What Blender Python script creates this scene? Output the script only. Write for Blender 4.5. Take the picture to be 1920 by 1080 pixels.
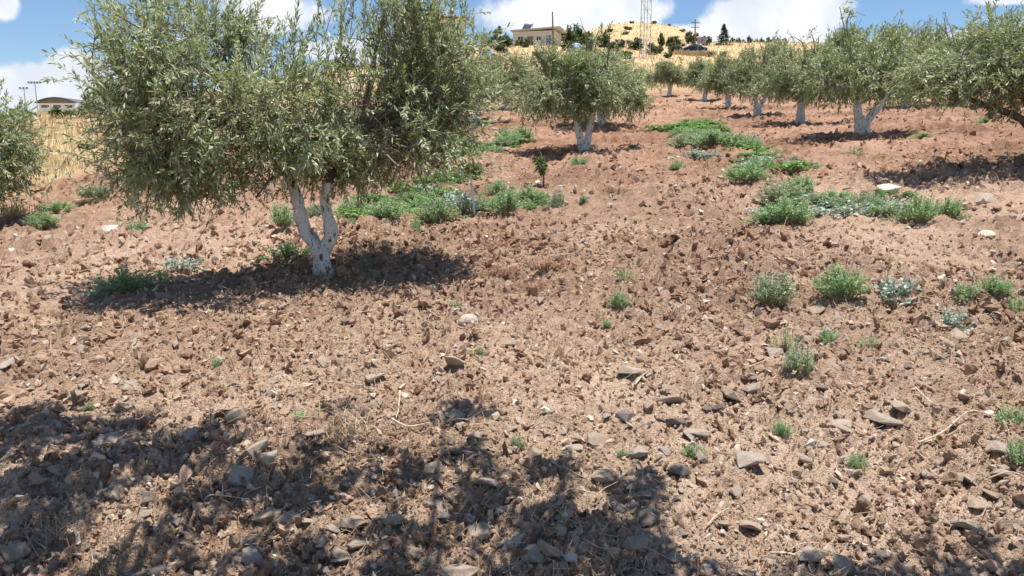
import bpy, bmesh, math, random
import numpy as np
from mathutils import Vector, Matrix, Euler, Quaternion

for o in list(bpy.data.objects): bpy.data.objects.remove(o)
SC = bpy.context.scene
COL = SC.collection
R = math.radians

# ------------------------------------------------------------------ camera
F = 1450.0; PITCH = R(10.0); CAMH = 1.6
cam_d = bpy.data.cameras.new('camera'); cam = bpy.data.objects.new('camera', cam_d); COL.objects.link(cam)
cam.location = (0, 0, CAMH); cam.rotation_euler = (R(90) - PITCH, 0, 0)
cam_d.sensor_width = 36; cam_d.lens = 36 * F / 1920; cam_d.clip_start = .05; cam_d.clip_end = 4000
SC.camera = cam

# ------------------------------------------------------------------ sky, sun, exposure
SUN_AZ, SUN_EL = R(84), R(82)
SKY_STRENGTH = .084
def build_world():
    w = bpy.data.worlds.new('World'); SC.world = w; w.use_nodes = True
    nt = w.node_tree; N = nt.nodes; L = nt.links; N.clear()
    def nd(t, **k):
        n = N.new(t)
        for a, b in k.items(): setattr(n, a, b)
        return n
    def mth(op, a, b=None, c=None, clamp=False):
        n = nd('ShaderNodeMath', operation=op, use_clamp=clamp)
        for i, v in enumerate((a, b, c)):
            if v is None: continue
            if isinstance(v, (int, float)): n.inputs[i].default_value = v
            else: L.new(v, n.inputs[i])
        return n.outputs[0]
    out = nd('ShaderNodeOutputWorld'); bg = nd('ShaderNodeBackground'); L.new(bg.outputs[0], out.inputs[0])
    bg.inputs[1].default_value = SKY_STRENGTH
    sky = nd('ShaderNodeTexSky', sky_type='NISHITA', sun_disc=False)
    sky.sun_elevation = SUN_EL; sky.sun_rotation = SUN_AZ; sky.altitude = 800; sky.air_density = 1.0; sky.dust_density = .2; sky.ozone_density = 3.0
    tc = nd('ShaderNodeTexCoord'); sep = nd('ShaderNodeSeparateXYZ'); L.new(tc.outputs['Generated'], sep.inputs[0])
    az = mth('ARCTAN2', sep.outputs[0], sep.outputs[1]); el = mth('ARCSINE', sep.outputs[2])
    # wobble used on every cloud outline
    no = nd('ShaderNodeTexNoise'); L.new(tc.outputs['Generated'], no.inputs['Vector'])
    no.inputs['Scale'].default_value = 9; no.inputs['Detail'].default_value = 9; no.inputs['Roughness'].default_value = .58
    no2 = nd('ShaderNodeTexNoise'); L.new(tc.outputs['Generated'], no2.inputs['Vector'])
    no2.inputs['Scale'].default_value = 3.2; no2.inputs['Detail'].default_value = 6; no2.inputs['Roughness'].default_value = .55
    # cumulus banks: azimuth, elevation, half width, half height in degrees; the first ones stand over the hill, the rest all round
    def px(x, y):
        a, b = (x - 960) / F, (540 - y) / F
        d = Vector((a, math.cos(PITCH) + b * math.sin(PITCH), -math.sin(PITCH) + b * math.cos(PITCH))).normalized()
        return math.degrees(math.atan2(d.x, d.y)), math.degrees(math.asin(d.z))
    banks = []
    for (x, y, wx, wy) in [(520, 22, 95, 42), (60, 165, 110, 42), (140, 140, 62, 34), (1080, 28, 190, 50), (1430, 38, 135, 60), (1300, 70, 150, 30),
                           (0, 5, 24, 30), (680, 95, 150, 22), (1760, 70, 120, 10), (1900, -6, 70, 12)]:
        a, e = px(x, y); banks.append((a, e, math.degrees(wx / F), math.degrees(wy / F)))
    rr = random.Random(4)
    for k in range(15):
        banks.append((rr.uniform(55, 305) if k < 12 else rr.uniform(-50, 50), rr.uniform(4, 34) if k < 12 else rr.uniform(26, 45), rr.uniform(7, 16), rr.uniform(2.5, 6)))
    dens = None
    for (a, e, wx, wy) in banks:
        a = (a + 180) % 360 - 180
        da = mth('WRAP', mth('SUBTRACT', az, R(a)), math.pi, -math.pi)
        x2 = mth('POWER', mth('ABSOLUTE', mth('MULTIPLY', da, 1 / R(wx))), 2.0); y2 = mth('POWER', mth('ABSOLUTE', mth('MULTIPLY', mth('SUBTRACT', el, R(e)), 1 / R(wy))), 2.0)
        v = mth('SUBTRACT', 1.0, mth('SQRT', mth('ADD', x2, y2)))
        dens = v if dens is None else mth('MAXIMUM', dens, v)
    dens = mth('MAXIMUM', dens, -1.0)
    dd = mth('ADD', dens, mth('MULTIPLY', mth('SUBTRACT', no.outputs[0], .5), 2.3))
    dd = mth('ADD', dd, mth('MULTIPLY', mth('SUBTRACT', no2.outputs[0], .5), .8))
    ms = nd('ShaderNodeMapRange', interpolation_type='SMOOTHSTEP'); L.new(dd, ms.inputs[0])
    ms.inputs[1].default_value = -.02; ms.inputs[2].default_value = .34
    # cloud body: white with soft grey folds
    n3 = nd('ShaderNodeTexNoise'); L.new(tc.outputs['Generated'], n3.inputs['Vector']); n3.inputs['Scale'].default_value = 13; n3.inputs['Detail'].default_value = 5
    cr = nd('ShaderNodeValToRGB'); L.new(n3.outputs[0], cr.inputs[0])
    cr.color_ramp.elements[0].position = .36; cr.color_ramp.elements[0].color = (6.6, 7.0, 7.7, 1)
    cr.color_ramp.elements[1].position = .6; cr.color_ramp.elements[1].color = (8.6, 8.75, 9.0, 1)
    mx = nd('ShaderNodeMix', data_type='RGBA'); L.new(mth('MULTIPLY', ms.outputs[0], .95), mx.inputs[0])
    tn = nd('ShaderNodeMix', data_type='RGBA', blend_type='MULTIPLY'); tn.inputs[0].default_value = 1; L.new(sky.outputs[0], tn.inputs[6]); tn.inputs[7].default_value = (.91, 1.0, 1.09, 1)
    L.new(tn.outputs[2], mx.inputs[6]); L.new(cr.outputs[0], mx.inputs[7]); L.new(mx.outputs[2], bg.inputs[0])
build_world()
sl = bpy.data.lights.new('sun', 'SUN'); sun = bpy.data.objects.new('sun', sl); COL.objects.link(sun)
sl.energy = 5.0; sl.angle = R(.53); sl.color = (1.0, .955, .88)
sd = Vector((math.cos(SUN_EL) * math.sin(SUN_AZ), math.cos(SUN_EL) * math.cos(SUN_AZ), math.sin(SUN_EL)))
sun.rotation_euler = sd.to_track_quat('Z', 'Y').to_euler(); sun.location = sd * 60
SC.view_settings.view_transform = 'Standard'; SC.view_settings.look = 'None'; SC.view_settings.exposure = .55; SC.view_settings.gamma = 1
SC.cycles.max_bounces = 5; SC.cycles.diffuse_bounces = 3; SC.cycles.glossy_bounces = 1; SC.cycles.transmission_bounces = 3; SC.cycles.transparent_max_bounces = 4; SC.cycles.caustics_reflective = False; SC.cycles.caustics_refractive = False

# ------------------------------------------------------------------ helpers
rng = np.random.default_rng(7); rnd = random.Random(7)
def hash2(ix, iy, seed=0):
    h = (ix.astype(np.int64) * 374761393 + iy.astype(np.int64) * 668265263 + seed * 974711) & 0x7fffffff
    h = ((h ^ (h >> 13)) * 1274126177) & 0x7fffffff
    h = ((h ^ (h >> 15)) * 2246822519) & 0x7fffffff
    return ((h ^ (h >> 14)) & 0xffffff) / float(0x1000000)
def perlin(x, y, seed=0):
    ix, iy = np.floor(x), np.floor(y); fx, fy = x - ix, y - iy
    ux, uy = fx * fx * fx * (fx * (fx * 6 - 15) + 10), fy * fy * fy * (fy * (fy * 6 - 15) + 10)
    def g(dx, dy):
        a = hash2(ix + dx, iy + dy, seed) * 2 * np.pi
        return np.cos(a) * (fx - dx) + np.sin(a) * (fy - dy)
    a = g(0, 0) * (1 - ux) + g(1, 0) * ux; b = g(0, 1) * (1 - ux) + g(1, 1) * ux
    return (a * (1 - uy) + b * uy) * 1.5
def fbm(x, y, oct=4, seed=0, gain=.5):
    s, a = 0, 1.0
    for k in range(oct):
        s = s + a * perlin(x * 2 ** k + 17.3 * k, y * 2 ** k - 9.1 * k, seed + k); a *= gain
    return s
def worley(x, y, seed=0):
    ix, iy = np.floor(x), np.floor(y); best = np.full(x.shape, 9.0); bid = np.zeros(x.shape)
    for dx in (-1, 0, 1):
        for dy in (-1, 0, 1):
            cx, cy = ix + dx, iy + dy
            px, py = cx + hash2(cx, cy, seed), cy + hash2(cx, cy, seed + 5)
            d = (px - x) ** 2 + (py - y) ** 2; m = d < best
            best = np.where(m, d, best); bid = np.where(m, hash2(cx, cy, seed + 9), bid)
    return np.sqrt(best), bid
def sstep(a, b, x):
    t = np.clip((x - a) / (b - a), 0, 1); return t * t * (3 - 2 * t)

# ------------------------------------------------------------------ terrain: slopes read off where things stand in the photograph
CTRL = [  # photo x, photo y, metres ahead
    (-300, 470, 8), (-10, 425, 10.3), (100, 345, 14), (150, 290, 24), (150, 226, 60), (-200, 228, 70), (0, 228, 110), (200, 216, 130), (100, 214, 300), (100, 240, 900),
    (605, 515, 6.02), (1095, 283, 15), (890, 230, 22.7), (958, 203, 31), (600, 260, 22), (650, 190, 50), (400, 215, 50), (450, 165, 110), (450, 185, 300), (700, 125, 120), (700, 130, 300), (500, 230, 900),
    (1255, 178, 46), (1100, 182, 46), (1300, 140, 85), (1000, 130, 85), (1000, 86, 140), (1290, 101, 140), (1420, 85, 160), (1520, 84, 165), (1440, 100, 230), (1560, 110, 300), (900, 92, 150), (850, 105, 260),
    (1060, 88, 170), (1100, 64, 240), (1150, 51, 258), (1205, 43, 268), (1260, 50, 262), (1300, 63, 255), (1335, 86, 250), (1370, 105, 250), (1200, 75, 190), (1200, 110, 420), (1200, 200, 900), (1700, 200, 900),
    (1365, 203, 32), (1420, 217, 26), (1500, 232, 21), (1615, 253, 16), (1850, 325, 9.8), (1900, 196, 25), (2200, 300, 10), (1700, 175, 40), (1900, 165, 45), (1750, 120, 90), (1950, 115, 90), (1700, 95, 160), (1950, 100, 160), (2000, 120, 300)]
def ctrl_pts():
    u, v, s = [], [], []
    for (x, y, d) in CTRL:
        b = (540 - y) / F; z = CAMH + d * math.tan(math.atan(b) - PITCH)
        X = (x - 960) / F * (d * math.cos(PITCH) - (z - CAMH) * math.sin(PITCH))
        u.append(X / (d + 2)); v.append(math.log(d + 2)); s.append(z / d)
    for d in (.01, 1, 2.5, 4):
        for uu in (-.9, -.45, 0, .45, .9): u.append(uu); v.append(math.log(d + 2)); s.append(.106)
    return np.array(u), np.array(v), np.array(s)
CU, CV, CS = ctrl_pts()
KU = 2.0
def _k(r2): return np.sqrt(r2 + .02)
_A = _k((KU * (CU[:, None] - CU[None])) ** 2 + (CV[:, None] - CV[None]) ** 2)
_n = len(CU); _M = np.zeros((_n + 1, _n + 1)); _M[:_n, :_n] = _A; _M[_n, :_n] = 1; _M[:_n, _n] = 1
CW = np.linalg.solve(_M, np.append(CS, 0))
def base_z(x, y):
    x = np.asarray(x, float); y = np.asarray(y, float)
    yy = np.maximum(y, 0); u = np.clip(x / (yy + 2), -1.0, 1.0); v = np.log(np.minimum(yy, 950) + 2)
    s = np.full(x.shape, CW[-1])
    for i in range(_n): s = s + CW[i] * _k((KU * (u - CU[i])) ** 2 + (v - CV[i]) ** 2)
    return s * yy + .106 * (y - yy)
def grass_mask(x, y):
    """1 on the dry grassland round the ploughed field, 0 on the soil"""
    w = fbm(x * .22, y * .22, 3, 31) * 2.2
    far = sstep(0, 5, y - (49 + .10 * x + w * 1.2))
    left = sstep(0, 1.3, -(x + 6.6 + .25 * (y - 10)) + w * .5) * sstep(8.0, 9.5, y + w * .3)
    left2 = sstep(0, 3, -(x + 13) + w)
    return np.clip(np.maximum(np.maximum(far, left), left2), 0, 1)
def calm(x, y):
    """1 on trodden, dusty stretches, 0 on rough tilth"""
    a = sstep(.08, .55, fbm(x * .42 + 3.1, y * .30, 3, 133))
    track = sstep(.9, .25, np.abs(x - .45 - .05 * y + .25 * perlin(y * .35, y * 0 + .5, 12)) / (.55 + .02 * y)) * .35
    return np.clip(np.maximum(a, track), 0, 1)
def disp(x, y):
    r = np.hypot(x, y); soil = 1 - grass_mask(x, y)
    z = .05 * fbm(x * .9, y * .9, 3, 3) + .030 * fbm(x * 3.1, y * 3.1, 3, 11)
    patch = .35 + .65 * sstep(-.35, .35, fbm(x * .6, y * .6, 2, 8))
    wx, wy = x + .06 * perlin(x * 9, y * 9, 2), y + .06 * perlin(x * 9, y * 9, 4)
    for fq, am, sd_ in ((5.0, .062, 21), (11.0, .040, 22), (25.0, .019, 23), (52.0, .008, 24)):
        f, i = worley(wx * fq, wy * fq, sd_); z = z + am * np.sqrt(np.maximum(0, 1 - (f / .62) ** 2)) * (.15 + .85 * i ** 1.6) * (patch if fq < 20 else .5 + .5 * patch)
    z = z - .03 + .008 * fbm(x * 30, y * 30, 3, 14) - .05 * np.maximum(0, perlin(x * 5.3, y * 5.3, 91) - .25) - .03 * np.maximum(0, perlin(x * 13, y * 13, 92) - .2)
    rough = (1.0 + .55 * sstep(3.5, 12, r)) * (1 - .4 * calm(x, y))
    zs = z * rough
    zg = .10 * fbm(x * .5, y * .5, 4, 44) * np.minimum(1, r / 20)
    zf = fbm(x * .06, y * .06, 4, 47) * .35 * sstep(50, 90, r)
    return (zs * soil + zg * (1 - soil) + zf) * sstep(.0, .6, r)
def ground_z(x, y): return base_z(x, y) + disp(np.asarray(x, float), np.asarray(y, float))
def gz(x, y): return float(ground_z(np.array([x]), np.array([y]))[0])
_ys = np.geomspace(1.2, 600, 1600)
def ray(px, py):
    a, b = (px - 960) / F, (540 - py) / F
    return a, math.cos(PITCH) + b * math.sin(PITCH), -math.sin(PITCH) + b * math.cos(PITCH)
def hit(px, py):
    """where a photo pixel's line of sight meets the ground"""
    a, c, e = ray(px, py); t = _ys / c
    h = CAMH + e * t - base_z(a * t, _ys)
    i = int(np.argmax(h < 0)) if (h < 0).any() else len(_ys) - 1
    y = float(_ys[i]); x = float(a * t[i])
    return x, y, gz(x, y)
def at_depth(px, y):
    """ground point in the column of a photo pixel, y metres ahead"""
    x = (px - 960) / F * y * 1.0
    for k in range(4):
        z = gz(x, y); x = (px - 960) / F * (y * math.cos(PITCH) - (z - CAMH) * math.sin(PITCH))
    return x, y, gz(x, y)

# ------------------------------------------------------------------ objects
def mesh_np(name, V, T, smooth=False, attr=None, mats=(), mi=None):
    """triangle mesh from arrays"""
    me = bpy.data.meshes.new(name); V = np.asarray(V, np.float32).reshape(-1, 3); T = np.asarray(T, np.int32).reshape(-1, 3)
    me.vertices.add(len(V)); me.vertices.foreach_set('co', V.ravel())
    me.loops.add(T.size); me.loops.foreach_set('vertex_index', T.ravel())
    me.polygons.add(len(T)); me.polygons.foreach_set('loop_start', np.arange(0, T.size, 3, dtype=np.int32)); me.polygons.foreach_set('loop_total', np.full(len(T), 3, np.int32))
    me.polygons.foreach_set('use_smooth', np.full(len(T), bool(smooth)))
    if mi is not None: me.polygons.foreach_set('material_index', np.asarray(mi, np.int32))
    if attr:
        for k, a in attr.items():
            at = me.attributes.new(k, 'FLOAT', 'POINT'); at.data.foreach_set('value', np.asarray(a, np.float32).ravel())
    me.update(calc_edges=True)
    for m in mats: me.materials.append(m)
    return me
def link(name, me, parent=None, loc=None, kind=None):
    o = bpy.data.objects.new(name, me); COL.objects.link(o)
    if parent is not None: o.parent = parent
    if loc is not None: o.location = loc
    if kind: o['kind'] = kind
    return o
def tag(o, label, cat, group=None):
    o['label'] = label; o['category'] = cat
    if group: o['group'] = group
    return o
def thing(name, label, cat, loc=(0, 0, 0), rz=0, group=None, sc=1.0):
    o = bpy.data.objects.new(name, None); COL.objects.link(o); o.empty_display_size = .2
    o.location = loc; o.rotation_euler = (0, 0, rz); o.scale = (sc, sc, sc) if isinstance(sc, (int, float)) else sc
    return tag(o, label, cat, group)
class MB:
    """collects triangles"""
    def __init__(s): s.V = []; s.T = []; s.n = 0
    def add(s, V, T):
        V = np.asarray(V, float).reshape(-1, 3); T = np.asarray(T, int).reshape(-1, 3)
        s.V.append(V); s.T.append(T + s.n); s.n += len(V); return s
    def box(s, x0, x1, y0, y1, z0, z1):
        V = [(x, y, z) for x in (x0, x1) for y in (y0, y1) for z in (z0, z1)]
        Q = [(0, 1, 3, 2), (4, 6, 7, 5), (0, 4, 5, 1), (2, 3, 7, 6), (0, 2, 6, 4), (1, 5, 7, 3)]
        return s.add(V, [t for q in Q for t in ((q[0], q[1], q[2]), (q[0], q[2], q[3]))])
    def tube(s, P, rad, n=8, wob=0, seed=0, cap=True):
        P = np.asarray(P, float); k = len(P); rad = np.broadcast_to(np.asarray(rad, float), (k,))
        tan = np.gradient(P, axis=0); tan /= np.linalg.norm(tan, axis=1)[:, None] + 1e-9
        ref = np.array([0, 1, 0.]) if abs(tan[0][2]) > .7 else np.array([0, 0, 1.])
        V = []
        rg = np.random.default_rng(seed)
        ph = rg.uniform(0, 6.28, 4)
        for i in range(k):
            a = np.cross(ref, tan[i]); a /= np.linalg.norm(a) + 1e-9; b = np.cross(tan[i], a)
            th = np.arange(n) / n * 2 * np.pi
            rr = rad[i] * (1 + wob * (np.sin(2 * th + ph[0] + i * .5) + .7 * np.sin(3 * th + ph[1] - i * .8) + .5 * rg.normal(size=n)))
            V.append(P[i] + rr[:, None] * (np.cos(th)[:, None] * a + np.sin(th)[:, None] * b))
        V = np.concatenate(V); T = []
        for i in range(k - 1):
            for j in range(n):
                p, q = i * n + j, i * n + (j + 1) % n
                T += [(p, q, q + n), (p, q + n, p + n)]
        if cap:
            V = np.concatenate([V, P[:1], P[-1:]]); c0, c1 = k * n, k * n + 1
            for j in range(n): T += [(c0, (j + 1) % n, j), (c1, (k - 1) * n + j, (k - 1) * n + (j + 1) % n)]
        return s.add(V, T)
    def mesh(s, name, mat, smooth=False, attr=None): return mesh_np(name, np.concatenate(s.V), np.concatenate(s.T), smooth, attr, [mat])
    def obj(s, name, mat, parent=None, smooth=False, kind=None): return link(name, s.mesh(name, mat, smooth), parent, kind=kind)
def spline(P, n):
    """Catmull-Rom through P"""
    P = np.asarray(P, float); P = np.vstack([2 * P[0] - P[1], P, 2 * P[-1] - P[-2]]); m = len(P) - 3; out = []
    for t in np.linspace(0, m - 1e-6, n):
        i = int(t); f = t - i; a, b, c, d = P[i:i + 4]
        out.append(.5 * ((2 * b) + (c - a) * f + (2 * a - 5 * b + 4 * c - d) * f * f + (3 * b - a - 3 * c + d) * f ** 3))
    return np.array(out)
def nrm(v): return v / (np.linalg.norm(v, axis=-1, keepdims=True) + 1e-9)

# ------------------------------------------------------------------ materials
def mat(name, build):
    m = bpy.data.materials.new(name); m.use_nodes = True; nt = m.node_tree; nt.nodes.clear()
    out = nt.nodes.new('ShaderNodeOutputMaterial')
    class G: pass
    g = G(); g.nt = nt
    def nd(t, ins=None, **k):
        n = nt.nodes.new(t)
        for a, b in k.items(): setattr(n, a, b)
        for a, b in (ins or {}).items():
            if hasattr(b, 'links') or isinstance(b, bpy.types.NodeSocket): nt.links.new(b, n.inputs[a])
            else: n.inputs[a].default_value = b
        return n
    g.nd = nd
    def noise(scale, detail=4, rough=.55, vec=None, coord='Object'):
        if vec is None: vec = nd('ShaderNodeTexCoord').outputs[coord]
        return nd('ShaderNodeTexNoise', {'Vector': vec, 'Scale': scale, 'Detail': detail, 'Roughness': rough}).outputs[0]
    g.noise = noise
    def ramp(f, stops):
        n = nd('ShaderNodeValToRGB', {0: f}); e = n.color_ramp.elements
        while len(e) < len(stops): e.new(.5)
        for i, (p, c) in enumerate(stops): e[i].position = p; e[i].color = (*c, 1)
        return n.outputs[0]
    g.ramp = ramp
    def mix(f, a, b, mode='MIX'):
        n = nd('ShaderNodeMix', data_type='RGBA', blend_type=mode)
        for i, v in ((0, f), (6, a), (7, b)):
            if isinstance(v, bpy.types.NodeSocket): nt.links.new(v, n.inputs[i])
            else: n.inputs[i].default_value = v if i == 0 else (*v, 1)
        return n.outputs[2]
    g.mix = mix
    def math_(op, a, b=None, clamp=False):
        n = nd('ShaderNodeMath', operation=op, use_clamp=clamp)
        for i, v in enumerate((a, b)):
            if v is None: continue
            if isinstance(v, bpy.types.NodeSocket): nt.links.new(v, n.inputs[i])
            else: n.inputs[i].default_value = v
        return n.outputs[0]
    g.math = math_
    def bump(h, dist=.01, strength=1, nrm_=None):
        i = {'Height': h, 'Distance': dist, 'Strength': strength}
        if nrm_ is not None: i['Normal'] = nrm_
        return nd('ShaderNodeBump', i).outputs[0]
    g.bump = bump
    def pbsdf(col, rough=.8, normal=None, spec=.3, metallic=0):
        n = nd('ShaderNodeBsdfPrincipled', {'Roughness': rough, 'Specular IOR Level': spec, 'Metallic': metallic})
        if isinstance(col, bpy.types.NodeSocket): nt.links.new(col, n.inputs[0])
        else: n.inputs[0].default_value = (*col, 1)
        if normal is not None: nt.links.new(normal, n.inputs['Normal'])
        return n.outputs[0]
    g.pbsdf = pbsdf
    def attr(n): return nd('ShaderNodeAttribute', attribute_name=n).outputs['Fac']
    g.attr = attr
    nt.links.new(build(g), out.inputs[0])
    return m
SOIL = [(.25, (.23, .125, .078)), (.5, (.36, .222, .148)), (.75, (.47, .315, .218))]
def soil_build(g):
    pos = g.nd('ShaderNodeNewGeometry').outputs['Position']
    n1 = g.noise(.35, 5, .6, pos); n2 = g.noise(9, 6, .65, pos); n3 = g.noise(70, 5, .65, pos)
    f = g.math('ADD', g.math('MULTIPLY', n1, .55), g.math('ADD', g.math('MULTIPLY', n2, .3), g.math('MULTIPLY', n3, .3)))
    soil = g.ramp(f, [(.44, (.235, .148, .099)), (.56, (.415, .290, .205)), (.67, (.62, .470, .355))])
    # soil gets redder up the slope
    sx = g.nd('ShaderNodeSeparateXYZ', {0: pos}).outputs[1]
    red = g.nd('ShaderNodeMapRange', {0: sx, 1: 3.0, 2: 13.0, 3: 0.0, 4: 1.0}).outputs[0]
    soil = g.mix(red, soil, g.mix(1.0, soil, (.84, .70, .645), 'MULTIPLY'))
    # pale straw dust
    st = g.math('MULTIPLY', g.math('GREATER_THAN', g.noise(2.1, 6, .7, pos), .56), .35)
    soil = g.mix(st, soil, (.50, .36, .245))
    gr = g.ramp(g.noise(.9, 6, .7, pos), [(.3, (.41, .265, .14)), (.48, (.51, .37, .20)), (.62, (.55, .435, .24)), (.75, (.37, .34, .17))])
    dirt = g.mix(g.math('GREATER_THAN', g.noise(.045, 5, .6, pos), .60), gr, (.48, .34, .25))
    c = g.mix(g.attr('grass'), soil, dirt)
    vo = g.nd('ShaderNodeTexVoronoi', {'Vector': g.mix(.06, pos, g.nd('ShaderNodeTexNoise', {'Vector': pos, 'Scale': 30}).outputs[1]), 'Scale': 42.0}).outputs[0]
    vo2 = g.nd('ShaderNodeTexVoronoi', {'Vector': pos, 'Scale': 110.0}).outputs[0]
    b = g.bump(g.math('SUBTRACT', n3, g.math('MULTIPLY', vo, 1.1)), .014, .8); b = g.bump(g.math('SUBTRACT', g.noise(230, 4, .6, pos), vo2), .008, .9, b)
    return g.pbsdf(c, .95, b, .12)
M_SOIL = mat('ploughed_soil', soil_build)
def clod_build(g):
    pos = g.nd('ShaderNodeNewGeometry').outputs['Position']; v = g.attr('tint')
    f = g.math('ADD', g.math('MULTIPLY', g.noise(26, 5, .65, pos), .6), g.math('MULTIPLY', v, .32))
    c = g.ramp(f, [(.25, (.19, .115, .074)), (.45, (.355, .236, .162)), (.75, (.56, .405, .295))])
    sx = g.nd('ShaderNodeSeparateXYZ', {0: pos}).outputs[1]
    red = g.nd('ShaderNodeMapRange', {0: sx, 1: 3.0, 2: 13.0, 3: 0.0, 4: 1.0}).outputs[0]
    c = g.mix(red, c, g.mix(1.0, c, (.84, .70, .645), 'MULTIPLY'))
    return g.pbsdf(c, .95, g.bump(g.noise(160, 5, .65, pos), .008, .9), .1)
M_CLOD = mat('soil_clods', clod_build)
def stone_mat(name, cols):
    def b(g):
        oi = g.nd('ShaderNodeObjectInfo'); tc = g.nd('ShaderNodeTexCoord').outputs['Object']
        v = g.nd('ShaderNodeVectorMath', {0: tc, 1: oi.outputs['Location']}, operation='ADD').outputs[0]
        base = g.ramp(oi.outputs['Random'], [(i / (len(cols) - 1), c) for i, c in enumerate(cols)])
        n = g.noise(4, 6, .65, v); c = g.mix(g.math('MULTIPLY', g.math('SUBTRACT', n, .35, True), 1.6, True), base, g.mix(1.0, base, (1.45, 1.4, 1.33), 'MULTIPLY'))
        # earth smeared over the stone
        e = g.nd('ShaderNodeMapRange', {0: g.noise(2.2, 6, .7, v), 1: .47, 2: .66, 3: 0.0, 4: .7}).outputs[0]
        c = g.mix(e, c, (.44, .308, .215))
        return g.pbsdf(c, .85, g.bump(g.noise(16, 6, .7, v), .05, .7), .25)
    return mat(name, b)
M_STONE = {'grey': stone_mat('grey_stone', [(.47, .39, .315), (.56, .475, .385), (.48, .42, .355)]),
           'tan': stone_mat('tan_stone', [(.46, .365, .28), (.56, .46, .36), (.50, .395, .305)]),
           'dark': stone_mat('dark_stone', [(.24, .205, .18), (.29, .225, .18), (.23, .21, .21)]),
           'white': stone_mat('white_stone', [(.75, .68, .56), (.78, .70, .58)])}
def leaf_mat(name, dark, light, under, yellow=(.42, .33, .06), trans=.22, rough=.45):
    def b(g):
        v = g.attr('tint'); c = g.ramp(v, [(0, dark), (.6, tuple((a + d) / 2 for a, d in zip(dark, light))), (.965, light), (.985, yellow)])
        bf = g.nd('ShaderNodeNewGeometry').outputs['Backfacing']
        c2 = g.mix(bf, c, under)
        s = g.pbsdf(c2, rough, None, .35)
        t = g.nd('ShaderNodeBsdfTranslucent', {0: g.mix(.5, c2, light)}).outputs[0]
        return g.nd('ShaderNodeMixShader', {0: trans, 1: s, 2: t}).outputs[0]
    return mat(name, b)
M_OLIVE = leaf_mat('olive_leaf', (.112, .158, .048), (.405, .475, .195), (.55, .59, .41), trans=.40)
M_OLIVE_FAR = leaf_mat('olive_leaf_fine', (.100, .140, .046), (.335, .395, .160), (.45, .49, .31), trans=.40)
M_DARKLEAF = leaf_mat('dark_tree_leaf', (.050, .085, .030), (.150, .205, .065), (.13, .18, .08), trans=.3)
M_LIGHTLEAF = leaf_mat('bright_tree_leaf', (.070, .120, .020), (.170, .240, .050), (.14, .19, .07))
M_SHRUB = leaf_mat('shrub_leaf', (.085, .120, .050), (.190, .220, .095), (.15, .18, .09))
M_NEEDLE = leaf_mat('conifer_needle', (.030, .060, .028), (.085, .125, .055), (.06, .09, .05))
M_FEATHER = leaf_mat('feathery_weed_leaf', (.155, .270, .100), (.390, .560, .260), (.36, .49, .25), yellow=(.50, .50, .26), trans=.35)
M_BROAD = leaf_mat('broad_weed_leaf', (.080, .190, .030), (.220, .400, .080), (.22, .34, .12), yellow=(.30, .45, .1), trans=.3)
M_DEEP = leaf_mat('deep_green_weed_leaf', (.045, .120, .020), (.130, .260, .050), (.14, .24, .08))
M_PALE = leaf_mat('pale_weed_leaf', (.26, .36, .27), (.46, .55, .44), (.42, .50, .42), yellow=(.5, .5, .35))
M_RED = leaf_mat('reddish_weed', (.26, .10, .07), (.50, .25, .17), (.45, .23, .16), yellow=(.5, .35, .2))
M_STRAWGRASS = leaf_mat('dry_grass', (.44, .30, .145), (.66, .52, .30), (.61, .48, .27), yellow=(.42, .42, .18), trans=.3, rough=.6)
M_STRAW = leaf_mat('straw', (.42, .30, .19), (.62, .49, .33), (.58, .46, .31), yellow=(.7, .55, .25), trans=.1, rough=.6)
M_TWIG = mat('twig', lambda g: g.pbsdf(g.ramp(g.noise(30), [(.3, (.13, .105, .08)), (.7, (.30, .255, .20))]), .85))
M_STEM = mat('weed_stem', lambda g: g.pbsdf(g.ramp(g.noise(20), [(.3, (.20, .22, .10)), (.7, (.34, .33, .18))]), .8))
M_DRYWOOD = mat('dry_stem', lambda g: g.pbsdf(g.ramp(g.noise(40), [(.3, (.42, .32, .21)), (.7, (.66, .56, .42))]), .8))
def trunk_mat(name, h):
    def b(g):
        tc = g.nd('ShaderNodeTexCoord').outputs['Object']; z = g.nd('ShaderNodeSeparateXYZ', {0: tc}).outputs[2]
        n = g.noise(14, 6, .7, tc); edge = g.math('ADD', z, g.math('MULTIPLY', g.math('SUBTRACT', n, .5), .42))
        paint = g.math('LESS_THAN', edge, h)
        worn = g.math('LESS_THAN', g.noise(24, 6, .8, g.nd('ShaderNodeMapping', {0: tc, 3: (1, 1, .45)}).outputs[0]), .565)
        paint = g.math('MULTIPLY', paint, worn)
        bark = g.ramp(g.noise(22, 6, .7, tc), [(.3, (.055, .042, .032)), (.7, (.17, .13, .10))])
        white = g.ramp(g.noise(9, 5, .6, tc), [(.3, (.74, .75, .76)), (.6, (.90, .90, .90))])
        c = g.mix(paint, bark, white)
        foot = g.nd('ShaderNodeMapRange', {0: g.math('ADD', z, g.math('MULTIPLY', g.math('SUBTRACT', n, .5), .25)), 1: .0, 2: .08, 3: .7, 4: 0.0}).outputs[0]
        c = g.mix(foot, c, (.36, .24, .16))
        wv = g.nd('ShaderNodeMapping', {0: tc, 3: (1, 1, .25)}).outputs[0]
        bm = g.bump(g.noise(26, 6, .75, wv), .045, 1.0)
        return g.pbsdf(c, .85, bm, .2)
    return mat(name, b)
M_TRUNK = trunk_mat('whitewashed_bark', .70)
M_BARK = mat('bark', lambda g: g.pbsdf(g.ramp(g.noise(22, 6, .7), [(.3, (.06, .045, .035)), (.7, (.19, .145, .11))]), .9, g.bump(g.noise(40, 5, .7), .02, .8)))
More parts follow.
